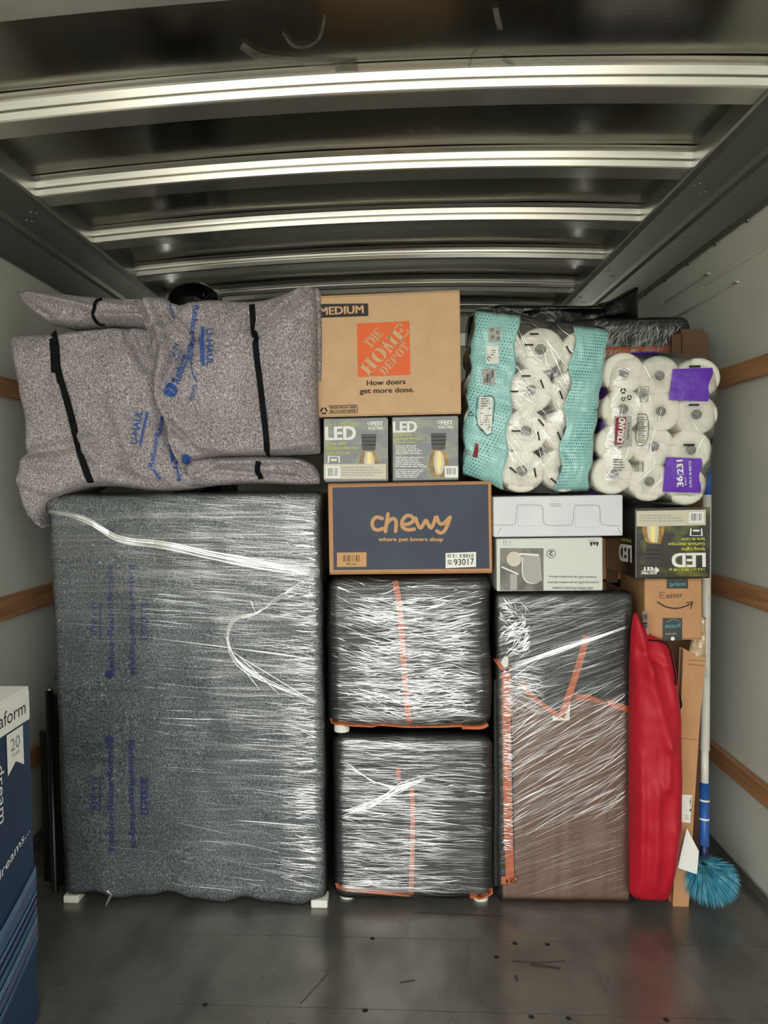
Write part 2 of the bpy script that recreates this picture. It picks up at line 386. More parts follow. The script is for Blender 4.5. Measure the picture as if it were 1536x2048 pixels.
# ------------------------------------------------------------ lettering and flat print
TC = {}
def text_geo(s, bold):
    if (s, bold) in TC: return TC[(s, bold)]
    cu = bpy.data.curves.new('t', 'FONT'); cu.body = s; cu.offset = bold; cu.resolution_u = 3; cu.fill_mode = 'BOTH'
    o = bpy.data.objects.new('t', cu); C.objects.link(o)
    bpy.context.view_layer.update()
    me = o.evaluated_get(bpy.context.evaluated_depsgraph_get()).to_mesh()
    V = [v.co.copy() for v in me.vertices]; F = [tuple(p.vertices) for p in me.polygons]
    bpy.data.objects.remove(o); bpy.data.curves.remove(cu)
    TC[(s, bold)] = (V, F); return V, F
def quad_fan(pts):
    tri = tessellate_polygon([[Vector((p[0], p[1], 0)) for p in pts]]); return [tuple(t) for t in tri]
class Print:
    """flat ink on a face; positions measured in the picture, laid on the face's plane or skin"""
    def __init__(s, O=None, n=None, tree=None): s.O, s.n, s.tree = O, n, tree; s.V = []; s.F = []; s.M = []; s.mats = []; s.layer = .0004; s.segs = []
    def m(s, px, py):
        if s.tree: return hit(s.tree, px, py, off=.0016 + s.layer)[0]
        d = ray(px, py); t = (s.O - CAMP).dot(s.n) / d.dot(s.n); return CAMP + d * t + s.n * s.layer
    def faces(s, pts, fs, mt):
        if mt not in s.mats: s.mats.append(mt)
        b = len(s.V); s.V += pts
        for f in fs:
            f = tuple(i + b for i in f); s.F.append(f); s.M.append(s.mats.index(mt))
    def poly(s, pts, mt):
        s.layer += .00012
        if not s.tree: s.faces([s.m(*p) for p in pts], quad_fan(pts), mt); return
        tri = [tuple(pts[i] for i in f) for f in quad_fan(pts)]; out = []
        while tri:                                   # cut small so the print follows the folds
            t_ = tri.pop(); e = [math.dist(t_[k], t_[(k + 1) % 3]) for k in range(3)]; k = e.index(max(e))
            if e[k] > 5 and len(out) + len(tri) < 3000:
                a, b, c_ = t_[k], t_[(k + 1) % 3], t_[(k + 2) % 3]; m_ = ((a[0] + b[0]) / 2, (a[1] + b[1]) / 2); tri += [(a, m_, c_), (m_, b, c_)]
            else: out.append(t_)
        P, F, ix = [], [], {}
        for t_ in out:
            f = []
            for q in t_:
                kq = (round(q[0], 3), round(q[1], 3))
                if kq not in ix: ix[kq] = len(P); P.append(s.m(*q))
                f.append(ix[kq])
            if len(set(f)) == 3: F.append(tuple(f))
        s.faces(P, F, mt)
    def rect(s, x0, y0, x1, y1, mt, sk=0): s.poly([(x0, y0), (x1, y0 + sk * (x1 - x0)), (x1, y1 + sk * (x1 - x0)), (x0, y1)], mt)
    def disc(s, x, y, r, mt, ry=None, n=20): s.poly([(x + r * math.cos(a), y + (ry or r) * math.sin(a)) for a in [2 * math.pi * k / n for k in range(n)]], mt)
    def stroke(s, pl, wd, mt, cap=True, sm=2, same=False):
        if sm: pl = smooth_pl(pl, sm)
        if s.tree:
            LL = sum(math.dist(a, b) for a, b in zip(pl, pl[1:])); n_ = max(len(pl), int(LL / 5)); pl = [poly_at(pl, k / n_) for k in range(n_ + 1)]
        if not same: s.layer += .00012
        for i, (a, b) in enumerate(zip(pl, pl[1:])):
            L = math.hypot(b[0] - a[0], b[1] - a[1]) or 1; nx, ny = -(b[1] - a[1]) / L * wd / 2, (b[0] - a[0]) / L * wd / 2
            s.faces([s.m(*q) for q in ((a[0] + nx, a[1] + ny), (b[0] + nx, b[1] + ny), (b[0] - nx, b[1] - ny), (a[0] - nx, a[1] - ny))], [(0, 1, 2, 3)], mt)
        if cap:
            for k, q in enumerate(pl):
                s.layer += .000002
                P = [(q[0] + wd / 2 * math.cos(t), q[1] + wd / 2 * math.sin(t)) for t in [math.pi * 2 * j / 10 for j in range(10)]]
                s.faces([s.m(*p) for p in P], [tuple(range(10))], mt)
    def text(s, tx, p0, p1, h, mt, bold=0.0, up=None):
        V, F = text_geo(tx, 0.0); s.layer += .00012
        x0, x1 = min(v.x for v in V), max(v.x for v in V)
        cap = max(v.y for v in text_geo('H', 0.0)[0])
        ux, uy = (p1[0] - p0[0]), (p1[1] - p0[1]); L = math.hypot(ux, uy)
        vx, vy = up if up else (uy / L * h, -ux / L * h)
        k_ = max(0, bold) * 1.1
        for (ox, oy) in (((-1, -.5), (1, -.5), (-1, .5), (1, .5), (0, 0)) if bold > .008 else ((0, 0),)):
            pts = []; s.layer += .00001
            for v in V:
                a, b = (v.x - x0 + ox * k_) / (x1 - x0), (v.y + oy * k_) / cap
                pts.append(s.m(p0[0] + ux * a + vx * b, p0[1] + uy * a + vy * b))
            s.faces(pts, F, mt)
    def bars(s, x0, y0, x1, y1, mt=None, n=22, seed=1, vert=False):
        r = random.Random(seed); s.layer += .00012
        t = x0 if not vert else y0; end = x1 if not vert else y1; step = (end - t) / n
        for k in range(n):
            if r.random() < .8:
                wd = step * r.choice((.35, .6, .85)); a = t + k * step
                q = [(a, y0), (a + wd, y0), (a + wd, y1), (a, y1)] if not vert else [(x0, a), (x1, a), (x1, a + wd), (x0, a + wd)]
                s.faces([s.m(*p) for p in q], [(0, 1, 2, 3)], mt or M_bars)
    def lines(s, x0, y0, x1, y1, n, mt, seed=1, th=.45, sk=0):
        """illegible small print"""
        r = random.Random(seed); s.layer += .00012; st = (y1 - y0) / n
        for k in range(n):
            a = x0; e = x0 + (x1 - x0) * r.uniform(.7, 1)
            while a < e:
                b = min(e, a + r.uniform(4, 14)); y = y0 + k * st + sk * (a - x0)
                s.faces([s.m(*p) for p in ((a, y), (b, y), (b, y + st * th), (a, y + st * th))], [(0, 1, 2, 3)], mt); a = b + 1.6
    def seg(s, name):
        if s.F: s.segs.append((name, s.V, s.F, s.M, s.mats))
        s.V, s.F, s.M, s.mats = [], [], [], []
    def build(s, parent, name='printed_artwork'):
        s.seg(name); r = None
        for nm, V, F, Mi, ms in s.segs: r = obj(nm, (V, F), ms, parent, mi=Mi)
        return r

def carton(name, label, cat, px, Y, D, z0, z1=None, m=None, group=None, yaw=0, flaps=True):
    """upright box whose front stands at depth Y; px = left x, right x (and mid y) in the picture"""
    xl, xr, ym = px
    a, b = U(xl, ym, Y), U(xr, ym, Y); Wd = b.x - a.x
    th = thing(name, label, cat, ((a.x + b.x) / 2, Y + D / 2, z0), group)
    Rm = Matrix.Rotation(yaw, 3, 'Z'); c = Vector(((a.x + b.x) / 2, Y, 0))
    def tr(vf): return [c + Rm @ (Vector((v.x - c.x, v.y - Y, 0))) + Vector((0, 0, v.z)) for v in vf[0]], vf[1]
    e = .0025
    obj('carton_body', tr(box(a.x, b.x, Y, Y + D, z0 + e, z1 - e)), m, th, bevel=.004)
    if flaps:
        for zz, s_ in ((z1 - e, 1), (z0, -1)):
            ym_ = Y + D / 2
            for (y0, y1) in ((Y + .001, ym_ - .0015), (ym_ + .0015, Y + D - .001)):
                obj('flap', tr(box(a.x + .001, b.x - .001, y0, y1, zz, zz + e)), m, th)
    pr = Print(Vector((c.x, Y, 0)), Rm @ Vector((0, -1, 0)))
    return th, pr, tr, (a.x, b.x)

# ------------------------------------------------------------ the truck
XL, XR, Y0, Y1 = -1.22, 1.05, -.45, 4.35
ZT = 2.13
def crown(x): return .045 * (1 - ((x - (XL + XR) / 2) / ((XR - XL) / 2)) ** 2)
# floor: cross planks with screws
fl = struct('floor', box(XL - .03, XR + .03, Y0, Y1, -.06, -.013), M_seam)
y = Y0; pitch = .268; off = (1.925 - Y0) % pitch
edges = [Y0] + [Y0 + off + k * pitch for k in range(int((Y1 - Y0) / pitch) + 1) if Y0 + off + k * pitch < Y1 - .05] + [Y1]
for a, b in zip(edges, edges[1:]):
    obj('plank', box(XL, XR, a + .001, b - .001, -.0125, 0), M_floor, fl)
def screw(x, y):
    V, F = [], []
    for k in range(10):
        an = k * math.pi / 5; V += [Vector((x + .007 * math.cos(an), y + .007 * math.sin(an), .0002)), Vector((x + .0045 * math.cos(an), y + .0045 * math.sin(an), .0016))]
    for k in range(10): a = 2 * k; b = 2 * ((k + 1) % 10); F.append((a, b, b + 1, a + 1))
    F.append(tuple(2 * k + 1 for k in range(10))); obj('floor_screw', (V, F), M_seam, fl)
for p in ((745, 1877), (1030, 1887), (1095, 1889), (993, 1914), (730, 2021), (1063, 2034), (1137, 2037), (410, 2010), (1332, 2040)):
    q = UZ(*p, 0); screw(q.x, q.y)
# scuffs: thin dark marks worn into the metal
sf = Print(Vector((0, 0, .0002)), Vector((0, 0, 1))); sf.layer = 0.0003
M_scuff = mat('scuff_mark', (84, 80, 75), .5, .4)
M_scr = mat('scratch_mark', (150, 148, 140), .3, .8)
for pl, wd in (([(1025, 1922), (1080, 1926), (1130, 1922)], 3), ([(1060, 1929), (1100, 1933), (1120, 1938)], 5), ([(600, 2008), (640, 1965), (665, 1935)], 1.5), ([(835, 1825), (900, 1828), (1008, 1833)], 2), ([(1030, 1950), (1036, 1962)], 5), ([(800, 1965), (830, 1960)], 2)):
    sf.stroke(pl, wd, M_scuff, cap=False)
for pl in ([(940, 1878), (932, 1950)], [(1190, 1940), (1212, 1985)], [(702, 1935), (715, 1890)], [(880, 1990), (940, 1930)]): sf.stroke(pl, 1, M_scr, cap=False)
obj('scuff_mark', (sf.V, sf.F), sf.mats, fl, mi=sf.M)
# walls: fibreglass sheets, a little wavy
def wall_sheet(X, side):
    V, F = [], []; ny, nz = 80, 34
    for j in range(nz + 1):
        for i in range(ny + 1):
            y = Y0 + (Y1 - Y0) * i / ny; z = -.02 + (ZT + .02) * j / nz
            d = .003 * noise.noise(Vector((y * 2.2, z * 1.5, side * 5))) + .002 * noise.noise(Vector((y * 6, z * .8, side)))
            V.append(Vector((X + side * (.004 + d), y, z)))
    for j in range(nz):
        for i in range(ny):
            a = j * (ny + 1) + i; F.append((a, a + 1, a + ny + 2, a + ny + 1))
    return V, F
def wall_box(X, s):
    f = wall_sheet(X, s); b = box(min(X + s * .012, X + s * .05), max(X + s * .012, X + s * .05), Y0, Y1, -.06, ZT + .06)
    return join(f, b)
wL = struct('wall_left', wall_box(XL, -1), M_wall, smooth=False)
wR = struct('wall_right', wall_box(XR, 1), M_wall, smooth=False)
wB = struct('wall_back', box(XL, XR, Y1, Y1 + .04, -.06, ZT + .1), M_wall)
for (wl_, X, s, zs) in ((wL, XL, 1, ((1.505, 1.565), (.80, .872), (.27, .335))), (wR, XR, -1, ((1.487, 1.543), (.838, .897), (.292, .348)))):
    for z0, z1 in zs:
        obj('wood_slat', box(min(X, X + s * .019), max(X, X + s * .019), Y0, Y1, z0, z1), M_wood, wl_, bevel=.003)
    # low steel skirting
    obj('skirting_angle', box(min(X, X + s * .004), max(X, X + s * .004), Y0, Y1, 0, .03), M_rail, wl_)
    # faint pressed ribs near the top
    for k in range(9):
        yy = 1.9 + k * .3
        obj('pressed_ridge', box(min(X - s * .002, X + s * .0035), max(X - s * .002, X + s * .0035), yy, yy + .012, 1.62, 1.90), M_wall, wl_, bevel=.002) if False else None
def dome(c, ax, r=.008, h=.005):
    ax = Vector(ax).normalized(); a = ax.orthogonal().normalized(); b = ax.cross(a); V, F = [], []
    rings = ((1, 0), (.8, .6), (.4, .93))
    for rr, hh in rings:
        for k in range(10): an = k * math.pi / 5; V.append(Vector(c) + (a * math.cos(an) + b * math.sin(an)) * r * rr + ax * h * hh)
    for j in range(2):
        for k in range(10): F.append((j * 10 + k, j * 10 + (k + 1) % 10, j * 10 + 10 + (k + 1) % 10, j * 10 + 10 + k))
    F.append(tuple(range(20, 30))); return V, F
# rivets along the top of the walls
ra, rb = UX(1493, 438, XR), UX(1429, 488, XR); la, lb = UX(22, 510, XL), UX(97, 550, XL)
for i in range(-9, 9):
    for (q0, q1, w__, X, sg) in ((ra, rb, wR, XR, -1), (la, lb, wL, XL, 1)):
        yy = q0.y + i * abs(q1.y - q0.y); zz = (q0.z + q1.z) / 2
        if Y0 < yy < Y1 - .05: obj('rivet', dome((X - sg * .002, yy, zz), (sg, 0, 0), .009, .006), M_rivet, w__, smooth=True)
# ridges pressed into the fibreglass
for yy0, yy1, zz in ((2.05, 2.55, 1.84), (2.3, 2.8, 1.79), (2.5, 2.9, 1.87), (1.5, 2.1, 1.88)):
    obj('pressed_ridge', tube([(XR + .004, yy0, zz), (XR, yy0 + .03, zz), (XR, yy1 - .03, zz), (XR + .004, yy1, zz)], .012, 8, True, .3), M_wall, wR, smooth=True)
# roof skin
V, F = [], []; nx, ny = 40, 60
for j in range(ny + 1):
    for i in range(nx + 1):
        x = XL + (XR - XL) * i / nx; y = Y0 + (Y1 - Y0) * j / ny
        V.append(Vector((x, y, ZT + .045 + crown(x) + .0022 * noise.noise(Vector((x * 2.5, y * 3, 2))))))
for j in range(ny):
    for i in range(nx): a = j * (nx + 1) + i; F.append((a, a + nx + 1, a + nx + 2, a + 1))
ce = struct('ceiling', (V, F), M_alum, smooth=True)
so = ce.modifiers.new('t', 'SOLIDIFY'); so.thickness = .004; so.offset = -1
# roof bows: hat-shaped pressings with a rolled bead along the front
def bow(y):
    prof = [(-.052, .048), (-.038, .0475), (-.029, .045), (-.025, .0415), (-.021, .033), (-.0185, .026), (-.0175, .0245), (-.004, .0235), (-.004, .0195), (-.0165, .0185), (-.014, .0125), (-.0105, .004), (-.007, .001), (-.002, .0), (.070, -.001), (.074, .004), (.074, .047)]
    V, F = [], []; n = 36; xa, xb = XL + .10, XR - .10
    for i in range(n + 1):
        x = xa + (xb - xa) * i / n
        for (dy, dz) in prof: V.append(Vector((x, y + dy, ZT - .005 + crown(x) + dz)))
    m_ = len(prof)
    for i in range(n):
        for k in range(m_ - 1): F.append((i * m_ + k, i * m_ + k + 1, (i + 1) * m_ + k + 1, (i + 1) * m_ + k))
    return V, F
BY = [1.87 + .457 * k for k in range(-7, 6)]
for by in BY:
    if by < Y1 - .08: obj('roof_bow', bow(by), M_rib, ce)
# side rails
def rail(s):
    X = XL if s > 0 else XR
    pr = [(0, 1.955), (.004, 1.950), (.016, 1.962), (.05, 2.03), (.060, 2.04), (.066, 2.055), (.105, 2.115), (.125, 2.122), (.128, 2.13), (.128, 2.2), (0, 2.2)]
    V, F = [], []; n = len(pr)
    for y in (Y0, Y1):
        for dx, z in pr: V.append(Vector((X + s * dx, y, z)))
    for k in range(n): F.append((k, (k + 1) % n, n + (k + 1) % n, n + k))
    F += [tuple(range(n)), tuple(range(2 * n - 1, n - 1, -1))]
    return V, F
for s in (1, -1):
    rl = obj('side_rail', rail(s), M_rail, ce)
    X = XL if s > 0 else XR
    for by in BY:
        if 1.3 < by < Y1 - .1:
            for k in range(4):
                xx = .078 + .016 * (k % 2) + .004 * (k // 2); zz = 2.055 + (xx - .066) * 1.54
                obj('rivet', dome((X + s * xx, by + .01 + .03 * (k // 2), zz - .002), (s * -.84 * -1, 0, -.54), .0035, .003), M_rivet, rl, smooth=True)
# marks on the roof skin left by dusty hands
dm = Print(Vector((0, 0, 0)), Vector((0, 0, -1)))
M_dust = mat('dust_mark', (176, 174, 164), .8, .1, alpha=.42, col2=(120, 118, 110), vscale=(60, 60, 60))
def roofpt(px, py):
    q = UZ(px, py, ZT + .045)
    for _ in range(3): q = UZ(px, py, ZT + .045 + crown(q.x))
    return q + Vector((0, 0, -.006))
dm.m = roofpt
for pl, wd in (([(482, 85), (520, 112), (600, 118), (660, 125), (715, 130)], 16), ([(565, 60), (590, 95), (640, 80), (650, 25)], 6), ([(672, 140), (715, 128)], 20), ([(935, 135), (945, 110), (955, 104)], 4), ([(1005, 115), (1035, 130)], 6), ([(990, 10), (1000, 55)], 12), ([(690, 315), (715, 322)], 12), ([(820, 255), (832, 265)], 3), ([(840, 312), (855, 308)], 12), ([(868, 250), (902, 264)], 3), ([(770, 300), (930, 308)], 3)):
    dm.stroke(pl, wd, M_dust, cap=False, same=True)
obj('dust_mark', (dm.V, dm.F), dm.mats, ce, mi=dm.M)
# back wall stiffener seen above the load
obj('back_rail', box(XL + .1, XR - .1, Y1 - .06, Y1 - .001, 1.98, 2.06), M_rib, wB, bevel=.004)
struct('ground', box(-30, 30, -40, 10, -.86, -.80), M_asph)

# ------------------------------------------------------------ tall dresser under blanket and film (left)
YD = 2.06
dTL, dTR, dBL, dBR = U(95, 990, YD), U(638, 980, YD), U(128, 1800, YD), U(652, 1815, YD)
DZ = 1.188
t = thing('wrapped_dresser', 'tall dresser wrapped in blue-grey moving blanket and clear stretch film, left of the load', 'furniture', ((dTL.x + dTR.x) / 2, YD + .22, 0))
def dwarp(p):
    k = max(0, min(1, p.z / DZ)); f = (p.x - dTL.x) / (dTR.x - dTL.x)
    xl = dBL.x + (dTL.x - dBL.x) * k; xr = dBR.x + (dTR.x - dBR.x) * k
    flare = max(0, (p.z - DZ + .055) / .055); xl -= .028 * flare; xr += .008 * flare
    f0 = xl + (xr - xl) * f
    z = p.z
    if p.z < .1: z += (.1 - p.z) / .1 * (.010 * math.sin(p.x * 26) + .006 * math.sin(p.x * 57 + 1) + (.010 if p.x < -.55 else 0))
    return Vector((f0, p.y, z))
skin = soft_box(dTL.x, dTR.x, YD, YD + .45, .010, DZ, .022, 44, .004, 7, dwarp)
obj('moving_blanket', skin, M_felt2, t, smooth=True)
tr = bvh(skin)
pd = Print(tree=tr); pd.layer = 0
for ya, yb in ((1130, 1350), (1480, 1700)):
    mid = (ya + yb) / 2
    pd.text('U-HAUL', (183, mid - 35), (183, mid + 35), 12, M_ublue2, .02)
    pd.rect(199, mid - 35, 202, mid + 35, M_ublue2)
    pd.text('Reduce•Reuse•Recycle', (229, yb), (225, ya), 12, M_ublue2, .03)
    pd.disc(219, yb - 2 if ya < 1400 else ya, 9, M_ublue2)
    pd.text('Reduce•Reuse•Recycle', (258, ya), (262, yb), 12, M_ublue2, .03)
    pd.text('U-HAUL', (298, mid + 38), (296, mid - 38), 12, M_ublue2, .02)
    pd.rect(282, mid - 38, 285, mid + 38, M_ublue2)
pd.build(t, 'blanket_print')
fs = grow(skin, .0035); obj('stretch_film', fs, F_d, t, smooth=True); ft = bvh(fs)
cr = Creases(ft)
def y_top(py): return py < 1260
def dens(px, py):
    e = max(0, (px - 470) / 175); d = .1 + .15 * (py < 1500) + .9 * e ** 1.6
    if 1040 < py < 1230: d += .3 * (px > 250)
    if px < 250: d *= .35
    if y_top(py): d += .25 * (px > 330)
    return min(1, d)
cr.scatter(900, (104, 645), (990, 1785), (20, 150), lambda x, y: -4 if y < 1300 else (-3 if y < 1650 else -9), (.0006, .0014), dens, 2.5, 1)
cr.scatter(380, (560, 646), (1010, 1780), (15, 75), -3, (.001, .0026), None, 5, 2)
cr.build(t, M_crease2)
cr = Creases(ft)
base = [(98, 1022), (150, 1030), (190, 1048), (215, 1068), (250, 1082), (330, 1088), (430, 1112), (540, 1132), (638, 1142)]
for k in range(16):
    o_ = rnd.gauss(0, 5); cr.add(smooth_pl([(x, y + o_ * (.3 + x / 640) + rnd.gauss(0, 1)) for x, y in base], 1), rnd.uniform(.003, .007), 30, .0012 + k * .00015, rnd.uniform(.04, .12))
loop = [(640, 1145), (600, 1172), (560, 1192), (515, 1228), (470, 1236), (452, 1262), (455, 1298), (480, 1330), (540, 1368), (640, 1405)]
for k in range(7): cr.add(smooth_pl([(x + rnd.gauss(0, 4), y + rnd.gauss(0, 3)) for x, y in loop], 1), rnd.uniform(.0012, .003), 34)
for a, b in (((455, 1298), (635, 1408)), ((460, 1296), (640, 1320)), ((240, 1268), (640, 1318)), ((465, 1300), (560, 1390)), ((480, 1330), (520, 1380)), ((500, 1200), (512, 1226)), ((125, 1660), (170, 1688)), ((170, 1688), (330, 1705)), ((125, 1590), (230, 1582)), ((470, 1640), (645, 1655)), ((330, 1437), (470, 1440))):
    cr.add([a, b], .0025, 16)
cr.scatter(110, (590, 646), (1030, 1760), (30, 60), -2, (.002, .004), lambda x, y: .9 if (1180 < y < 1260 or 1540 < y < 1720 or y < 1140) else .35, 3, 5)
cr.build(t, name='film_fold')
# bunched film on the right top corner edge
obj('film_tail', tube([U(215, 1782, YD - .006), U(222, 1790, YD - .012), U(214, 1806, YD - .014), U(210, 1818, YD - .01)], [.004, .006, .003, .001], 6), M_crease, t)
for x0, x1 in ((128, 158), (622, 655)):
    a, b = U(x0, 1810, YD), U(x1, 1810, YD); obj('corner_foot', box(a.x, b.x, YD - .004, YD + .05, 0, .022), M_foam, t, bevel=.003, label='white foam corner foot')
    obj('corner_foot', box(a.x, b.x, YD + .38, YD + .44, 0, .03), M_foam, t, bevel=.003)

# ------------------------------------------------------------ blanket bundle with black bands (upper left)
YB = 2.03
t = thing('blanket_bundle', 'bulky bundle in speckled grey moving blankets with black elastic bands, on the wrapped dresser', 'furniture', (-.55, 2.3, DZ))
left = puff([(20, 672), (100, 668), (200, 658), (330, 655)], [(92, 1062), (75, 1050), (120, 992), (200, 968), (330, 985), (430, 972)], [(20, 672), (45, 770), (75, 905), (54, 950), (62, 1010), (92, 1062)], [(330, 655), (370, 800), (430, 972)],
            YB + .06, .40, .055, 50, 50, [((190, 880), (225, 955), 14, .03), ((75, 905), (170, 890), 9, -.028), ((70, 925), (150, 935), 12, .02), ((110, 690), (240, 662), 8, .022), ((140, 715), (280, 690), 14, -.014), ((305, 690), (345, 860), 12, -.03), ((60, 960), (130, 985), 12, .025), ((262, 665), (300, 740), 8, -.035), ((270, 660), (240, 680), 8, .02), ((240, 800), (300, 960), 16, .022), ((330, 850), (390, 960), 9, -.03), ((200, 930), (330, 970), 9, -.02), ((130, 780), (190, 900), 14, .012)], 14, .010, 8, 1)
obj('blanket_side', left, M_felt, t, smooth=True)
top = puff([(33, 586), (55, 578), (200, 598), (340, 600)], [(105, 650), (160, 660), (250, 650), (340, 668)], [(33, 586), (45, 605), (75, 628), (105, 650)], [(340, 600), (345, 635), (340, 668)],
           YB + .045, .2, .055, 46, 16, [((60, 590), (200, 625), 6, .022), ((210, 640), (330, 640), 6, .02), ((105, 645), (180, 648), 5, .016), ((60, 605), (110, 640), 5, -.015), ((230, 605), (330, 615), 6, -.014)], 3, .004, 12, 3)
obj('blanket_roll', top, M_felt, t, smooth=True)
right = puff([(268, 602), (322, 592), (352, 612), (380, 606), (430, 600), (500, 606), (540, 600), (620, 572), (628, 574)], [(388, 966), (372, 935), (395, 917), (470, 912), (560, 912), (640, 908), (641, 905)], [(268, 602), (298, 660), (304, 700), (320, 800), (345, 880), (372, 940), (388, 966)], [(628, 574), (637, 640), (634, 760), (640, 905)],
             YB + .02, .42, .05, 70, 60, [((305, 610), (340, 690), 8, .03), ((340, 690), (322, 830), 10, .032), ((352, 640), (400, 690), 8, -.022), ((288, 652), (340, 668), 6, .02), ((400, 700), (345, 810), 8, .022), ((372, 700), (340, 760), 6, -.022), ((330, 870), (385, 935), 8, .03), ((350, 850), (400, 900), 6, -.02), ((520, 682), (630, 585), 6, -.03), ((528, 670), (605, 585), 12, .022), ((470, 615), (515, 680), 10, -.016), ((420, 690), (520, 680), 14, .014), ((350, 880), (470, 905), 8, .016), ((540, 900), (635, 885), 7, .018), ((370, 615), (305, 680), 7, -.026), ((430, 620), (445, 700), 14, .012), ((540, 760), (560, 900), 20, -.012), ((380, 780), (400, 880), 14, .012)], 16, .010, 8, 5)
obj('blanket_front', right, M_felt, t, smooth=True)
low = puff([(330, 925), (400, 915), (520, 910), (600, 915), (628, 930)], [(330, 978), (420, 972), (520, 966), (600, 970), (640, 968)], [(330, 925), (325, 950), (330, 978)], [(628, 930), (640, 948), (640, 968)],
           YB + .05, .3, .05, 50, 18, [((450, 925), (625, 922), 6, .02), ((440, 942), (600, 955), 6, -.024), ((400, 955), (450, 925), 6, .02), ((590, 925), (625, 955), 5, -.02)], 4, .004, 12, 8)
obj('blanket_hem', low, M_felt, t, smooth=True)
endf = puff([(624, 578), (634, 574), (642, 585)], [(628, 768), (634, 768), (644, 765)], [(624, 578), (626, 670), (628, 768)], [(642, 585), (645, 670), (644, 765)], YB + .04, .3, .02, 8, 30, [], 4, .003)
obj('blanket_end_fold', endf, M_felt, t, smooth=True)
allb = bvh(join(left, top, right, low))
for pl, wd in (([(106, 668), (116, 745), (140, 820), (166, 925), (182, 965)], .019), ([(504, 610), (512, 700), (524, 800), (533, 880), (535, 911)], .016), ([(517, 922), (514, 940), (522, 958)], .015)):
    obj('elastic_band', ribbon(allb, pl, wd, .003, 40), M_strap, t)
ring = []
for k in range(13):
    a = -1.9 + 3.4 * k / 12
    ring.append((197 - 9 * math.cos(a * .9) + 0, 625 + 27 * math.sin(a * .9)))
obj('elastic_band', ribbon(allb, [(205, 599), (192, 603), (187, 620), (188, 636), (198, 648), (210, 649)], .009, .004, 24), M_strap, t)
obj('elastic_band', ribbon(allb, [(106, 668), (110, 695), (113, 745)], .026, .004, 10), M_strap, t)
pb = Print(tree=allb); pb.layer = .0018
pb.text('U-HAUL', (413, 658), (413, 731), 14, M_ublue, .012); pb.rect(403, 654, 409, 732, M_ublue); pb.rect(400, 668, 401.5, 725, M_ublue)
pb.seg('blanket_print'); pb.text('Reduce•Reuse•', (387, 612), (375, 728), 12, M_ublue, .016, up=(12, 1))
pb.stroke([(381, 730), (386, 750), (394, 765)], 2.5, M_ublue, cap=False)
pb.seg('blanket_print'); pb.text('cycle', (388, 770), (376, 800), 10, M_ublue, .0)
pb.seg('blanket_print'); pb.text('Reduce', (357, 768), (377, 712), 12, M_ublue, .016)
pb.disc(341, 780, 13, M_ublue); pb.stroke([(333, 784), (340, 776), (347, 786)], 2, M_felt, cap=False)
pb.seg('blanket_print'); pb.text('U-H', (344, 716), (358, 690), 11, M_ublue, .0); pb.stroke([(352, 722), (364, 700)], 3, M_ublue, cap=False)
pb.seg('blanket_print'); pb.text('uce', (336, 612), (344, 636), 9, M_ublue, .0)
pb.seg('blanket_print'); pb.text('U-HAUL', (272, 890), (287, 823), 14, M_ublue, .012); pb.stroke([(279, 892), (296, 824)], 4, M_ublue, cap=False)
pb.seg('blanket_print'); pb.text('Reduce•Reuse', (306, 935), (327, 832), 11, M_ublue, .016); pb.stroke([(306, 938), (314, 950), (322, 956)], 4, M_ublue, cap=False)
pb.seg('blanket_print'); pb.text('cycle', (347, 925), (357, 962), 10, M_ublue, .016)
pb.seg('blanket_print'); pb.stroke([(338, 890), (345, 925)], 5, M_ublue, cap=False); pb.disc(370, 918, 9, M_ublue)
pb.build(t, 'blanket_print')

# black bagged thing behind the bundle
t = thing('black_bagged_chair', 'rounded black bag rising behind the blanket bundle near the roof', 'bag', (-.75, 3.3, 0))
a, b = U(322, 600, 3.0), U(428, 600, 3.0)
sk = soft_box(a.x, b.x, 3.0, 3.5, 0, U(372, 552, 3.0).z, .10, 20, .012, 5)
obj('black_bag', sk, M_bag, t, smooth=True)
c = Creases(bvh(sk)); c.scatter(26, (405, 428), (562, 605), (10, 26), 60, (.002, .005), None, 15, 9); c.build(t)

# ------------------------------------------------------------ middle column
YM = 2.08
zb = lambda px, py, Y=YM: U(px, py, Y).z
def cube_wrapped(px, zlo, zhi, label, seed, dens, foot, warp=None, notch=0):
    a, b = U(px[0], px[2], YM), U(px[1], px[2], YM)
    th = thing('wrapped_nightstand', label, 'furniture', ((a.x + b.x) / 2, YM + .2, zlo), 'film-wrapped nightstands in the middle column')
    sk = soft_box(a.x, b.x, YM, YM + .40, zlo + .012, zhi, .035, 30, .005, 6, warp, seed)
    obj('black_blanket', sk, M_blk, th, smooth=True); tr = bvh(sk)
    return th, sk, tr, a.x, b.x
zc0 = zb(820, 1147)                       # underside of the blue pet box
zn = zb(820, 1474)
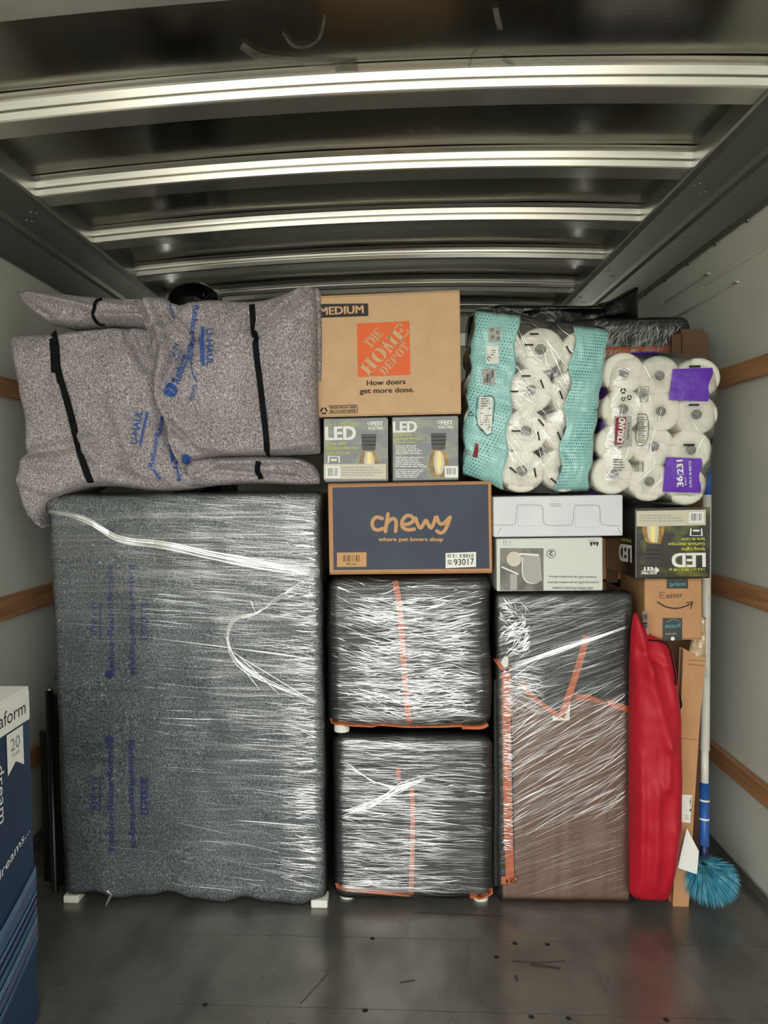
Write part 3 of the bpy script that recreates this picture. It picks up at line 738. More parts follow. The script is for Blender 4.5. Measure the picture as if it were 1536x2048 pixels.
# lower
t, sk, tr, xa, xb = cube_wrapped((666, 988, 1640), 0, zn, 'lower black blanket nightstand in stretch film with orange edging, standing on floor', 1, None, None)
obj('orange_binding', ribbon(tr, [(824, 1575), (826, 1650), (822, 1800)], .013, .002, 16), M_org, t)
obj('orange_binding', ribbon(tr, [(796, 1537), (798, 1560)], .012, .002, 4), M_org, t)
obj('orange_binding', ribbon(tr, [(668, 1768), (690, 1778), (820, 1788)], .011, .002, 16), M_org, t)
obj('orange_binding', ribbon(tr, [(940, 1796), (968, 1792), (985, 1780)], .014, .002, 8), M_org, t)
fs = grow(sk, .004); obj('stretch_film', fs, F_h, t, smooth=True)
c = Creases(bvh(fs))
c.scatter(700, (670, 992), (1475, 1795), (20, 110), lambda x, y: -3 if y > 1600 else -2, (.0008, .002), lambda x, y: (.9 if x < 890 else .12) * (1 if y < 1790 else .5), 3, 11)
c.build(t, M_crease2)
c = Creases(bvh(fs))
c.scatter(230, (675, 985), (1480, 1790), (15, 80), -3, (.001, .0028), lambda x, y: (.9 if 700 < x < 890 else .06) if y > 1590 else .3, 3, 12)
for k in range(12): c.add([(690 + rnd.gauss(0, 6), 1630 + rnd.gauss(0, 5)), (745, 1608 + rnd.gauss(0, 5)), (800, 1575 + rnd.gauss(0, 5)), (850, 1556 + rnd.gauss(0, 6))], .003, 16)
for k in range(8): c.add([(690, 1520 + k * 2), (740 + k * 3, 1562 + k), (800, 1575 + k)], .002, 12)
c.build(t, name='film_fold')
for xx in (xa + .035, xb - .035):
    for yy in (YM + .045, YM + .36): obj('round_foot', tube([(xx, yy, 0), (xx, yy, .02)], .022, 14), M_foam, t, label='white foam foot')
# upper
zn1 = zn + .012
t, sk, tr, xa, xb = cube_wrapped((655, 984, 1310), zn1, zc0 - .011, 'upper black blanket nightstand in bright stretch film, directly under blue pet supply box', 2, None, None,
    lambda p: Vector((p.x, p.y, p.z)))
obj('orange_binding', ribbon(tr, [(790, 1162), (798, 1200), (806, 1300), (812, 1400), (820, 1452)], .017, .002, 24), M_org, t)
obj('orange_binding', ribbon(tr, [(655, 1440), (690, 1447), (760, 1450), (830, 1460), (925, 1458)], .012, .002, 24), M_org, t)
obj('orange_binding', ribbon(tr, [(925, 1466), (960, 1472), (990, 1462)], .020, .003, 10), M_org, t)
fs = grow(sk, .004); obj('stretch_film', fs, F_h, t, smooth=True)
c = Creases(bvh(fs))
bright = lambda x, y: 1 if (720 < x < 935 and y > 1195 and not (x < 770 and 1250 < y < 1290)) else .12  # folds crowded in this patch to imitate the door opening's bright reflection
def ang(x, y): return -12 if x < 760 and y < 1330 else (8 if x > 860 and y < 1260 else (-10 if y > 1380 and x < 800 else 0))
c.scatter(850, (660, 980), (1152, 1455), (12, 80), ang, (.0008, .002), bright, 6, 21)
c.build(t, M_crease2)
c = Creases(bvh(fs))
c.scatter(430, (662, 978), (1155, 1450), (10, 60), ang, (.0012, .003), lambda x, y: bright(x, y) if bright(x, y) == 1 else .15, 7, 22)
c.build(t, name='film_fold')
for xx in (xa + .035,):
    obj('round_foot', tube([(xx, YM + .03, zn1 - .004), (xx, YM + .03, zn1 + .018)], .022, 14), M_foam, t, label='white foam foot')

# blue pet box
zc1 = zb(820, 965)
t, p, tr_, _ = carton('pet_supply_carton', 'wide navy cardboard box with tan "chewy" lettering, on upper wrapped nightstand', 'box', (657, 984, 1055), YM - .005, .30, zc0, zc1, M_card2)
p.poly([(665, 975), (976, 968), (979, 1137), (667, 1140)], M_navy)
s_ = lambda pts: [(640 + x / 3.658, 940 + y / 3.658) for x, y in pts]
for pl in ([(455, 355), (410, 340), (380, 375), (385, 425), (420, 443), (460, 428)], [(497, 322), (478, 450)], [(483, 400), (510, 362), (545, 352), (560, 385), (553, 448)],
           [(600, 400), (650, 396), (690, 370), (672, 335), (630, 330), (597, 375), (600, 420), (640, 440), (690, 432)], [(700, 352), (712, 395), (735, 432), (760, 390), (775, 362), (790, 395), (812, 432), (835, 385), (845, 345)],
           [(855, 345), (872, 395), (905, 395), (950, 345)], [(952, 345), (930, 410), (905, 455), (875, 462), (855, 445)]):
    p.stroke(s_(pl), 7.2, M_chew, sm=2)
p.seg('printed_logo'); p.text('where pet lovers shop', (757, 1082), (886, 1082), 7.5, M_chew, .035)
p.seg('printed_lettering'); p.rect(674, 1105, 733, 1134, M_chew, -.01); p.bars(686, 1110, 720, 1123, M_ink); p.text('PC14', (694, 1131), (712, 1130.6), 5, M_ink, .01)
p.seg('barcode_label'); p.rect(891, 1106, 952, 1136, M_wht, -.04); p.bars(894, 1108, 948, 1115, seed=4, n=30); p.text('93017', (908, 1130.5), (948, 1128.5), 12, M_bars, .01); p.lines(895, 1120, 906, 1130, 3, M_bars)
p.build(t)

# the two washed-out string-light boxes
zl1 = zb(780, 832)
def bulb_art(p, f, k=1.0):
    """filament lamp picture; f maps unit square (0..1, y down) to the picture"""
    P = lambda pts: [f(*q) for q in pts]
    p.poly(P([(.58, .25), (.82, .25), (.80, .52), (.60, .52)]), M_sock)
    for q in range(3): p.poly(P([(.585, .3 + q * .06), (.815, .3 + q * .06), (.815, .315 + q * .06), (.585, .315 + q * .06)]), M_bars)
    cl = lambda pts: smooth_pl(pts + [pts[0]], 3)[:-1]
    p.poly(P(cl([(.60, .52), (.80, .52), (.85, .66), (.87, .80), (.80, .97), (.62, .97), (.54, .80), (.56, .66)])), M_amb)
    p.poly(P(cl([(.65, .54), (.76, .54), (.80, .74), (.76, .92), (.66, .92), (.62, .74)])), M_cream)
    p.poly(P(cl([(.69, .54), (.73, .54), (.75, .74), (.72, .88), (.69, .88), (.67, .74)])), M_hot)
def brand_mark(p, f):
    p.layer += .0001
    P = lambda pts: [f(*q) for q in pts]
    p.text('FEIT', f(.74, .115), f(.92, .115), abs(f(0, .07)[1] - f(0, 0)[1]) * .95, M_wht, .04)
    p.text('ELECTRIC', f(.70, .175), f(.93, .175), abs(f(0, .045)[1] - f(0, 0)[1]) * .9, M_wht, .04)
    cx_, cy_ = f(.70, .075); p.disc(cx_, cy_, 3.2, M_wht); p.layer += .0001; p.disc(cx_, cy_, 1.8, M_gloss)
LG = 'string-light boxes'
t, p, tr_, _ = carton('string_light_box', 'string-light box with handle icon and wide cream label, between packing carton and blue pet box', 'box', (646, 777, 900), YM - .02, .25, zc1, zl1, M_gloss, LG, yaw=R(-2), flaps=False)
p.rect(648, 838, 776, 960, M_pbg, -.005)
f = lambda u, v: (648 + 128 * u, 838 - .6 * u + 122 * v)
bulb_art(p, f); brand_mark(p, f)
p.text('14.6 m / 48 ft / 48 pi', (653, 851), (716, 850), 4.6, M_yel, .02)
p.text('LED', (652, 880), (711, 879), 26, M_wht, .036)
p.text('String Lights', (653, 889), (694, 889), 6, M_yel, .02); p.text('Guirlande électrique', (653, 899), (718, 898), 6, M_yel, .02); p.text('Serie de Luces', (653, 909), (699, 908), 6, M_yel, .02)
p.stroke([(656, 913), (680, 913)], 1.5, M_wht, sm=0); p.stroke([(658, 913), (657, 924)], 3, M_wht, sm=0); p.stroke([(678, 913), (679, 924)], 3, M_wht, sm=0); p.rect(662, 918, 674, 922, M_wht)
p.rect(648, 928, 772, 958, M_cream); p.rect(652, 932, 680, 956, M_wht); p.bars(656, 936, 676, 952)
p.lines(684, 934, 768, 954, 4, M_lgrey)
p.build(t)
t, p, tr_, _ = carton('string_light_box', 'string-light box covered in fine print lines, right of its lookalike under packing carton', 'box', (783, 918, 900), YM - .02, .25, zc1, zl1, M_gloss, LG, yaw=R(-1), flaps=False)
p.rect(786, 836, 916, 960, M_pbg, -.01)
f = lambda u, v: (786 + 130 * u, 836 - 1.2 * u + 124 * v)
bulb_art(p, f); brand_mark(p, f)
p.text('LED', (787, 865), (833, 864), 21, M_wht, .036)
p.text('String Lights', (788, 872), (824, 871), 5, M_yel, .02); p.text('Guirlande électrique', (788, 880), (846, 879), 5.4, M_yel, .02); p.text('Serie de Luces', (788, 887), (830, 886), 5.4, M_yel, .02)
p.lines(791, 891, 846, 910, 6, M_wht, 3); p.lines(791, 914, 856, 936, 6, M_wht, 5); p.lines(791, 939, 850, 957, 5, M_wht, 6)
p.rect(889, 932, 916, 955, M_wht); p.bars(893, 936, 912, 949)
p.build(t)

# packing carton
zh1 = zb(780, 590)
t, p, tr_, _ = carton('packing_carton', 'large brown packing carton with orange square store logo, topmost of middle column', 'box', (632, 921, 710), YM - .02, .38, zl1, zh1, M_card, yaw=R(-2))
p.poly([(636, 608), (736, 607), (737, 632), (636, 636)], M_ink)
p.seg('size_panel'); p.text('MEDIUM', (640, 630), (727, 626), 15, M_card, .03)
s_ = lambda x, y: (600 + x / 3.84, 560 + y / 3.84)
p.seg('size_lettering'); p.poly([s_(437, 335), s_(840, 315), s_(848, 728), s_(445, 745)], M_hdo)
Ra = lambda x0, y0, x1, y1: [(x0, y0), (x1, y0), (x1, y1), (x0, y1)]
def arc(cx, cy, rx, ry, w_, a0, a1, n=10):
    o = [(cx + rx * math.cos(R(a0 + (a1 - a0) * k / n)), cy + ry * math.sin(R(a0 + (a1 - a0) * k / n))) for k in range(n + 1)]
    i = [(cx + (rx - w_) * math.cos(R(a0 + (a1 - a0) * k / n)), cy + (ry - .08) * math.sin(R(a0 + (a1 - a0) * k / n))) for k in range(n + 1)]
    return o + i[::-1]
GL = {'T': [Ra(.36, 0, .64, .86), Ra(.22, 0, .78, .09), Ra(0, .88, 1, 1), Ra(0, .66, .1, .9), Ra(.9, .66, 1, .9)],
 'H': [Ra(.08, 0, .36, 1), Ra(.64, 0, .92, 1), Ra(0, 0, .44, .09), Ra(0, .91, .44, 1), Ra(.56, 0, 1, .09), Ra(.56, .91, 1, 1), Ra(.36, .45, .48, .55), Ra(.52, .45, .64, .55)],
 'E': [Ra(.08, 0, .38, 1), Ra(0, 0, .4, .09), Ra(0, .91, .4, 1), Ra(.44, 0, 1, .1), Ra(.44, .9, 1, 1), Ra(.44, .45, .7, .55), Ra(.9, 0, 1, .3), Ra(.9, .7, 1, 1), Ra(.66, .34, .74, .66)],
 'O': [arc(.46, .5, .46, .5, .3, 95, 265), arc(.54, .5, .46, .5, .3, -85, 85)],
 'M': [Ra(.06, 0, .18, 1), Ra(0, 0, .26, .09), Ra(.68, 0, .94, 1), Ra(.6, 0, 1, .09), [(.0, 1), (.26, 1), (.52, .22), (.46, .0), (.4, .08)], [(.56, .25), (.5, .08), (.78, 1), (1, 1), (1, .92), (.66, .6)]],
 'D': [Ra(.08, 0, .36, 1), Ra(0, 0, .4, .09), Ra(0, .91, .4, 1), arc(.42, .5, .54, .5, .28, -85, 85)],
 'P': [Ra(.08, 0, .36, 1), Ra(0, 0, .46, .09), Ra(0, .91, .4, 1), arc(.42, .72, .5, .28, .26, -85, 85)]}
def slab(word, p0, p1, up, gap=.12):
    n = len(word); wl_ = 1 / (n + gap * (n - 1))
    for i, ch in enumerate(word):
        o = i * wl_ * (1 + gap)
        for g in GL[ch]:
            q = []
            for (a, b) in g:
                u_ = o + a * wl_; q.append(s_(p0[0] + (p1[0] - p0[0]) * u_ + up[0] * b, p0[1] + (p1[1] - p0[1]) * u_ + up[1] * b))
            p.poly(q, M_card); p.layer -= .00012
    p.layer += .00012
slab('HOME', (532, 740), (846, 398), (-82, -72))
slab('THE', (542, 530), (646, 412), (-58, -48))
slab('DEPOT', (655, 736), (848, 518), (-50, -46))
p.seg('printed_logo'); p.text('How doers', (734, 771), (811, 768), 10, M_ink, .02)
p.text('get more done.', (720, 787), (828, 784), 10, M_ink, .02)
def recyc(p, x, y, r, mt):
    for k in range(3):
        a = R(-90 + 120 * k); b = R(-90 + 120 * (k + 1))
        q0 = (x + r * math.cos(a), y + r * math.sin(a)); q1 = (x + r * math.cos(b), y + r * math.sin(b))
        A = (q0[0] * .78 + q1[0] * .22, q0[1] * .78 + q1[1] * .22); B = (q0[0] * .25 + q1[0] * .75, q0[1] * .25 + q1[1] * .75)
        p.stroke([A, B], r * .34, mt, cap=False, sm=0)
p.seg('printed_lettering'); recyc(p, 648, 822, 10, M_ink)
p.stroke([(657, 812), (714, 810), (715, 825), (657, 827)], 1.1, M_ink, sm=0)
p.text('MADE FROM 100%', (660, 818), (712, 816.5), 4.4, M_ink, .02); p.text('RECYCLED PAPER', (660, 825), (712, 823.5), 4.4, M_ink, .02)
p.build(t)

# ------------------------------------------------------------ brown cabinet with black blanket (right of middle)
YC = 2.10
a, b = U(996, 1500, YC), U(1259, 1500, YC); zt = zb(1120, 1186, YC)
t = thing('wrapped_cabinet', 'brown cabinet half covered by black blanket with orange binding under slanting film', 'furniture', ((a.x + b.x) / 2, YC + .25, 0))
obj('cabinet_body', box(a.x + .012, b.x + .002, YC + .012, YC + .33, 0, zt - .01), M_brown, t, bevel=.003)
obj('edge_board', box(b.x - .032, b.x - .028, YC + .0095, YC + .013, .02, zt - .3), M_brown, t)
def drape(pts, d0, d1):
    tri = quad_fan(pts); n = len(pts)
    Vv = [U(x, y, YC - d0) for x, y in pts] + [U(x, y, YC + d1) for x, y in pts]
    Fv = [tuple(q) for q in tri] + [tuple(n + i for i in q[::-1]) for q in tri] + [(i, (i + 1) % n, n + (i + 1) % n, n + i) for i in range(n)]
    return Vv, Fv
hood = soft_box(a.x - .002, b.x + .01, YC - .004, YC + .345, zb(1120, 1375, YC), zt, .016, 24, .004, 8)
obj('black_blanket', hood, M_blk, t, smooth=True)
fl1 = drape([(988, 1360), (988, 1772), (1030, 1768), (1026, 1500), (1022, 1400), (1016, 1350)], .003, .03)
obj('black_blanket', fl1, M_blk, t)
fl2 = drape([(1022, 1350), (1035, 1366), (1075, 1410), (1122, 1442), (1152, 1388), (1180, 1390), (1262, 1424), (1262, 1365)], .006, .012)
obj('black_blanket', fl2, M_blk, t)
tg = drape([(1104, 1432), (1106, 1441), (1139, 1441), (1141, 1402), (1132, 1404), (1122, 1425)], .0062, -.004); obj('care_tag', tg, M_wht, t, label='white tag')
ct = bvh(join(hood, fl1, fl2, tg, box(a.x + .02, b.x + .004, YC + .012, YC + .33, 0, zt)))
for pl, wd in (([(1172, 1272), (1158, 1330), (1122, 1434)], .018), ([(1040, 1364), (1072, 1402), (1120, 1432)], .014), ([(1146, 1392), (1190, 1396), (1262, 1420)], .017), ([(1012, 1345), (1013, 1500), (1016, 1640), (1020, 1765)], .024), ([(992, 1316), (1004, 1338), (1018, 1330)], .012), ([(1002, 1759), (1030, 1760)], .022)):
    obj('orange_binding', ribbon(ct, pl, wd, .0025, 24), M_org, t)
fs = soft_box(a.x - .008, b.x + .012, YC - .012, YC + .352, .004, zt + .004, .02, 30, .003, 6, None, 4)
obj('stretch_film', fs, F_s, t, smooth=True); ft = bvh(fs)
c = Creases(ft)
c.scatter(190, (1010, 1262), (1290, 1690), (40, 150), lambda x, y: 30 - (y - 1400) * .012, (.0007, .0013), lambda x, y: 0 if y < 1400 and x > 1060 and y < 1560 - x * .15 else (1 if y < 1660 - (x - 1000) * .1 else .1), 1.5, 31, 1)
c.scatter(110, (995, 1262), (1195, 1420), (20, 130), lambda x, y: 3 if y < 1250 else 14, (.0007, .0015), lambda x, y: 1 if y < 1250 or x < 1090 else .3, 3, 32)
c.build(t, M_crease2)
c = Creases(ft)
c.scatter(75, (1015, 1262), (1400, 1690), (30, 130), 29, (.0010, .0018), lambda x, y: 1 if y < 1660 - (x - 1000) * .1 else 0, 1.5, 33, 1)
for k in range(16): c.add([(1022 + rnd.gauss(0, 4), 1328 + k * .8), (1110, 1304 + rnd.gauss(0, 3)), (1180, 1278 + rnd.gauss(0, 2)), (1262, 1250 + rnd.gauss(0, 2))], .002, 20)
c.scatter(75, (1018, 1090), (1330, 1420), (20, 70), lambda x, y: -8 - (y - 1340) * .2, (.001, .0022), None, 4, 34)
c.scatter(170, (1006, 1027), (1340, 1700), (12, 20), -4, (.0014, .003), None, 5, 35, 1)
c.scatter(110, (1000, 1060), (1205, 1310), (10, 34), lambda x, y: -50 if y < 1245 else 10, (.002, .0055), lambda x, y: 1 if abs(x - 1000 - (y - 1190) * .5) < 25 else .3, 25, 36)
c.build(t, name='film_fold')
obj('bag_patch', puff([(1000, 1325), (1008, 1311), (1018, 1311)], [(1008, 1336), (1012, 1338), (1017, 1332)], [(1000, 1325), (1004, 1332), (1008, 1336)], [(1018, 1311), (1018, 1320), (1017, 1332)], YC - .018, .004, .002, 6, 6, pw=3), M_foam, t, smooth=True, label='white scrap under the film')

# porcelain-lantern box
zq0 = zt + .006; zq1 = zb(1100, 1074, YC - .02)
t, p, tr_, _ = carton('lantern_box', 'pale grey lantern box printed upside down with porcelain lamp photo, on wrapped cabinet', 'box', (993, 1206, 1130), YC - .02, .22, zq0, zq1, M_lant, flaps=False)
p.rect(1000, 1096, 1087, 1181, M_ptop, .005)
p.poly([(1044, 1115), (1050, 1112), (1080, 1112), (1084, 1160), (1072, 1168), (1052, 1165), (1045, 1150)], M_lgrey)
p.stroke([(1045, 1114), (1044, 1150), (1052, 1164), (1066, 1167)], 2, M_wht, sm=1)
p.disc(1028, 1118, 15, M_cream); p.rect(1020, 1148, 1034, 1180, M_lgrey); p.stroke([(1004, 1134), (1036, 1148)], 3, M_wht); p.stroke([(1040, 1108), (1076, 1110)], 4, M_wht)
p.rect(1004, 1079, 1024, 1087, M_wht); p.bars(1005, 1080, 1023, 1087, M_grey); p.lines(1005, 1089, 1022, 1091, 1, M_lgrey)
p.stroke([(1102 + 8.5 * math.cos(a_), 1107 + 8.5 * math.sin(a_)) for a_ in [k * math.pi / 8 for k in range(17)]], 1, M_bars, sm=0, cap=False)
p.text('2', (1106, 1102), (1098, 1102), 9, M_bars, .01)
for k, dx in enumerate((0, 6, 12)): p.poly([(1179 + dx, 1084), (1185 + dx, 1084), (1183 + dx, 1092 - (k == 1) * 2), (1181 + dx, 1092 - (k == 1) * 2)], M_bars)
p.lines(1176, 1080, 1198, 1082, 1, M_grey)
p.text('Linterna LED de porcelana blanca', (1192, 1152.5), (1098, 1151.5), 4, M_bars, .0)
p.text('Lanternes LED en porcelaine blanche', (1196, 1163), (1095, 1163), 4, M_bars, .0)
p.text('LED White Porcelain Lantern', (1185, 1174), (1104, 1174), 4.6, M_bars, .0)
p.build(t)
zw1 = zb(1110, 990, YC - .04)
t, p, tr_, (wxa, wxb) = carton('white_tab_box', 'shallow white carton with interlocking lid tabs, on porcelain-lantern box', 'box', (987, 1246, 1030), YC - .04, .28, zq1, zw1, M_white, flaps=False)
for pl in ([(989, 1050), (1028, 1050), (1032, 1046), (1033, 1012), (1038, 1009), (1080, 1010), (1086, 1014), (1087, 1046), (1092, 1051), (1140, 1051), (1146, 1046), (1148, 1014), (1152, 1010), (1196, 1010), (1200, 1014), (1201, 1046), (1206, 1050), (1240, 1052)], [(994, 1070), (1004, 1054)], [(1236, 1056), (1242, 1068)]):
    p.stroke(pl, 1.5, M_lgrey, sm=1, cap=False)
p.lines(1100, 1007, 1130, 1015, 2, M_lgrey)
p.build(t)
tabs = []
for x0, x1, y0, y1 in ((1036, 1084, 1013, 1052), (1151, 1198, 1013, 1054)):
    A, B = U(x0, y0, YC - .04), U(x1, y1, YC - .04); obj('lid_tab', box(A.x, B.x, YC - .043, YC - .040, B.z, A.z), M_white, t, bevel=.001)

# ------------------------------------------------------------ right-hand stack
# tall carton that carries the small parcel
YR = 2.10
zA0 = zb(1340, 1279, YR - .02); zA1 = zb(1340, 1158, YR - .02)
A = U(1300, 1500, 2.26); B = U(1374, 1500, 2.26)
t = thing('tall_carton', 'tall dark brown carton standing behind red bag, under parcel marked Easter', 'box', ((A.x + B.x) / 2, 2.36, 0))
obj('carton_body', box(A.x, B.x, 2.20, 2.42, 0, zA0 - .003), M_dcard, t, bevel=.004)
obj('flap', box(A.x, B.x, 2.20, 2.305, zA0 - .003, zA0), M_dcard, t); obj('flap', box(A.x, B.x, 2.315, 2.42, zA0 - .003, zA0), M_dcard, t)
# parcel "Easter"
t, p, tr_, (pxa, pxb) = carton('parcel_box', 'small tan parcel box with handwritten "Easter" and arrow smile, above red bag', 'box', (1290, 1403, 1218), YR - .02, .26, zA0, zA1, M_card2, yaw=R(-3))
p.rect(1333, 1158, 1376, 1177, M_gloss); p.text('prime', (1340, 1172), (1371, 1171), 8, M_prime, .02)
for pl in ([(1329, 1184), (1320, 1185), (1320, 1196), (1330, 1196)], [(1320, 1190), (1328, 1190)]): p.stroke(pl, 1, M_ink, sm=0)
p.text('aster', (1332, 1196), (1366, 1194), 10, M_ink, -.012)
p.stroke([(1315, 1204), (1330, 1214), (1355, 1218), (1382, 1208)], 2.6, M_bars); p.stroke([(1372, 1205), (1385, 1204), (1381, 1217)], 2, M_bars, sm=0)
p.seg('printed_artwork'); p.rect(1325, 1236, 1364, 1281, M_gloss); p.text('prime', (1360, 1248), (1330, 1250), 8, M_prime, .02, up=(0, 9))
p.stroke([(1334, 1244), (1345, 1238), (1358, 1242)], 1.6, M_prime); p.lines(1330, 1266, 1360, 1270, 2, M_lgrey); p.disc(1345, 1277, 4, M_wht)
p.build(t)
sp = Print(Vector((pxa + .0, YR, 0)), Matrix.Rotation(R(-3), 3, 'Z') @ Vector((-1, 0, 0))); sp.O = Vector((pxa, YR + .02, 0)) + Vector((-.003, 0, 0))
sp.poly([(1285, 1222), (1296, 1224), (1298, 1270), (1287, 1264)], M_wht); sp.bars(1287, 1228, 1295, 1262, n=12, vert=True)
sp.build(t, 'shipping_label')
# string light box upside down
zL1 = zb(1340, 1014, YR - .035)
t, p, tr_, (lxa, lxb) = carton('string_light_box', 'black string-light box turned upside down, on parcel marked Easter at right', 'box', (1270, 1421, 1090), YR - .035, .30, zA1, zL1, M_gloss, LG, flaps=False)
p.poly([(1273, 1018), (1419, 1014), (1417, 1153), (1274, 1152)], M_pbg)
f = lambda u, v: (1417 - 143 * u, 1153 - 136 * v)
bulb_art(p, lambda u, v: (1417 - 143 * (u + .07), 1153 - 136 * (v - .04)))
p.rect(1273, 1022, 1411, 1053, M_cream, -.02); p.rect(1377, 1024, 1407, 1046, M_wht); p.bars(1382, 1027, 1403, 1041)
p.lines(1278, 1030, 1370, 1046, 3, M_lgrey)
p.text('14.6 m / 48 ft / 48 pi', (1408, 1136), (1338, 1137), 5, M_yel, .02)
p.text('LED', (1409, 1106), (1344, 1107), 27, M_wht, .036)
p.text('String Lights', (1409, 1095), (1362, 1096), 6, M_yel, .02); p.text('Guirlande électrique', (1409, 1085), (1336, 1086), 6, M_yel, .02); p.text('Serie de Luces', (1409, 1075), (1362, 1076), 6, M_yel, .02)
p.stroke([(1381, 1058), (1380, 1070)], 3, M_wht, sm=0); p.stroke([(1402, 1058), (1403, 1070)], 3, M_wht, sm=0); p.rect(1385, 1059, 1398, 1063, M_wht); p.stroke([(1380, 1071), (1404, 1071)], 1.2, M_wht, sm=0)
p.text('FEIT', (1312, 1134), (1284, 1134), 7, M_wht, .05); p.text('ELECTRIC', (1312, 1143), (1281, 1143), 5, M_wht, .05); p.disc(1313, 1140, 4, M_wht)
p.build(t)
sp = Print(Vector((lxa, YR, 0)), Vector((-1, 0, 0)))
sp.text('LED', (1263, 1092), (1239, 1088), 32, M_wht, .05, up=(0, 32)); sp.text('String Lights', (1263, 1080), (1243, 1077), 5, M_yel, .02, up=(0, 6))
sp.lines(1240, 1024, 1266, 1050, 4, M_sock)
sp.build(t, 'side_print')
# brown carton behind, to the left
A, B = U(1208, 1200, 2.34), U(1300, 1200, 2.34)
t = thing('brown_carton', 'brown carton in shadow behind lantern box and upside-down light box', 'box', ((A.x + B.x) / 2, 2.5, zt))
BX1 = A.x + .11
obj('carton_body', box(A.x - .05, BX1, 2.34, 2.44, zt + .004, zb(1230, 1076, 2.34)), M_card2, t, bevel=.004)
o_ = Print(Vector((0, 2.34, 0)), Vector((0, -1, 0))); o_.rect(1212, 1110, 1236, 1165, M_dcard); o_.build(t, 'dark_panel')  # flat rectangle of darker brown laid on the carton front
# long cardboard strip box, leaning
t = thing('long_flat_carton', 'long slim cardboard carton with clear-taped top, leaning between red bag and pole', 'box', (.88, 2.17, 0))
q = [U(1372, 1300, 2.16), U(1410, 1300, 2.16), U(1382, 1800, 2.16), U(1347, 1800, 2.16)]
def prism(pts, y0, y1, m, nm, dz=0, bv=.002):
    n = len(pts); Vv = [Vector((p.x, y0, p.z)) for p in pts] + [Vector((p.x, y1, p.z)) for p in pts]
    return obj(nm, (Vv, [tuple(range(n)), tuple(range(2 * n - 1, n - 1, -1))] + [(i, (i + 1) % n, n + (i + 1) % n, n + i) for i in range(n)]), m, t, bevel=bv)
P_ = lambda pts: [U(x, y, 2.10) for x, y in pts]
pt = P_([(1368, 1300), (1410, 1316), (1400, 1420), (1388, 1600), (1376, 1810), (1347, 1810), (1355, 1600)]); pt[4].z = pt[5].z = 0.0
prism(pt, 2.10, 2.126, M_card2, 'carton_body')
tp = puff([(1382, 1232), (1395, 1226), (1412, 1236)], [(1376, 1314), (1392, 1318), (1412, 1318)], [(1382, 1232), (1384, 1270), (1376, 1314)], [(1412, 1236), (1410, 1275), (1412, 1318)], 2.11, .02, .012, 14, 24, [((1378, 1290), (1410, 1292), 3, .006), ((1384, 1250), (1406, 1262), 4, .006)], 4, .008, 40)
obj('taped_end', tp, M_tape, t, smooth=True)
p = Print(Vector((0, 2.10, 0)), Vector((0, -1, 0)))
p.stroke([(1378, 1320), (1411, 1322)], 1, M_dcard, sm=0); p.stroke([(1376, 1328), (1409, 1332)], 1, M_dcard, sm=0); p.stroke([(1360, 1476), (1397, 1480)], .8, M_dcard, sm=0)
p.seg('carton_creases'); p.poly([(1364, 1589), (1384, 1590), (1380, 1646), (1362, 1644)], M_wht); p.lines(1370, 1630, 1378, 1640, 3, M_lgrey); p.bars(1379, 1595, 1382, 1625, n=8, vert=True)
p.build(t)
# loose white card
q = [U(x, y, 2.085) for x, y in ((1370, 1652), (1394, 1698), (1390, 1744), (1352, 1731), (1360, 1695))]
t = thing('paper_card', 'loose white card tucked between red bag and feather duster', 'paper', q[3])
prism(q, 2.072, 2.074, M_wht, 'card_sheet', bv=0)

# red bag
t = thing('red_drawstring_bag', 'long red nylon drawstring bag standing upright beside the wrapped cabinet', 'bag', (.76, 2.12, 0))
yb_ = U(1300, 1800, 2.05)
bag = puff([(1265, 1232), (1271, 1220), (1290, 1264), (1320, 1281), (1335, 1288)], [(1258, 1785), (1272, 1800), (1320, 1802), (1338, 1801)],
           [(1265, 1232), (1259, 1290), (1258, 1500), (1257, 1700), (1258, 1785)], [(1335, 1286), (1350, 1320), (1360, 1420), (1363, 1560), (1360, 1690), (1338, 1801)],
           2.06, .045, .055, 40, 90, [((1270, 1230), (1290, 1340), 9, .012), ((1285, 1330), (1325, 1480), 12, .012), ((1325, 1480), (1320, 1560), 10, .01), ((1320, 1290), (1340, 1400), 8, .008), ((1300, 1560), (1300, 1760), 10, .01), ((1345, 1500), (1335, 1750), 10, .008), ((1270, 1500), (1275, 1780), 8, .008), ((1275, 1300), (1330, 1330), 8, -.01)], 3, .008, 10, 6)
obj('bag_body', bag, M_red, t, smooth=True)
bt = bvh(bag)
cp = smooth_pl([(1296, 1280), (1325, 1284), (1338, 1296), (1345, 1330), (1352, 1375), (1362, 1400), (1364, 1412), (1358, 1420), (1355, 1400), (1348, 1360)], 2)
obj('drawcord', tube([hit(bt, *q, off=.003)[0] if q[0] < 1350 else U(q[0], q[1], 2.065) for q in cp], .0018, 6), M_strap, t, smooth=True)
obj('cord_end', tube([U(1356, 1416, 2.065), U(1357, 1424, 2.065)], .004, 8), M_strap, t)

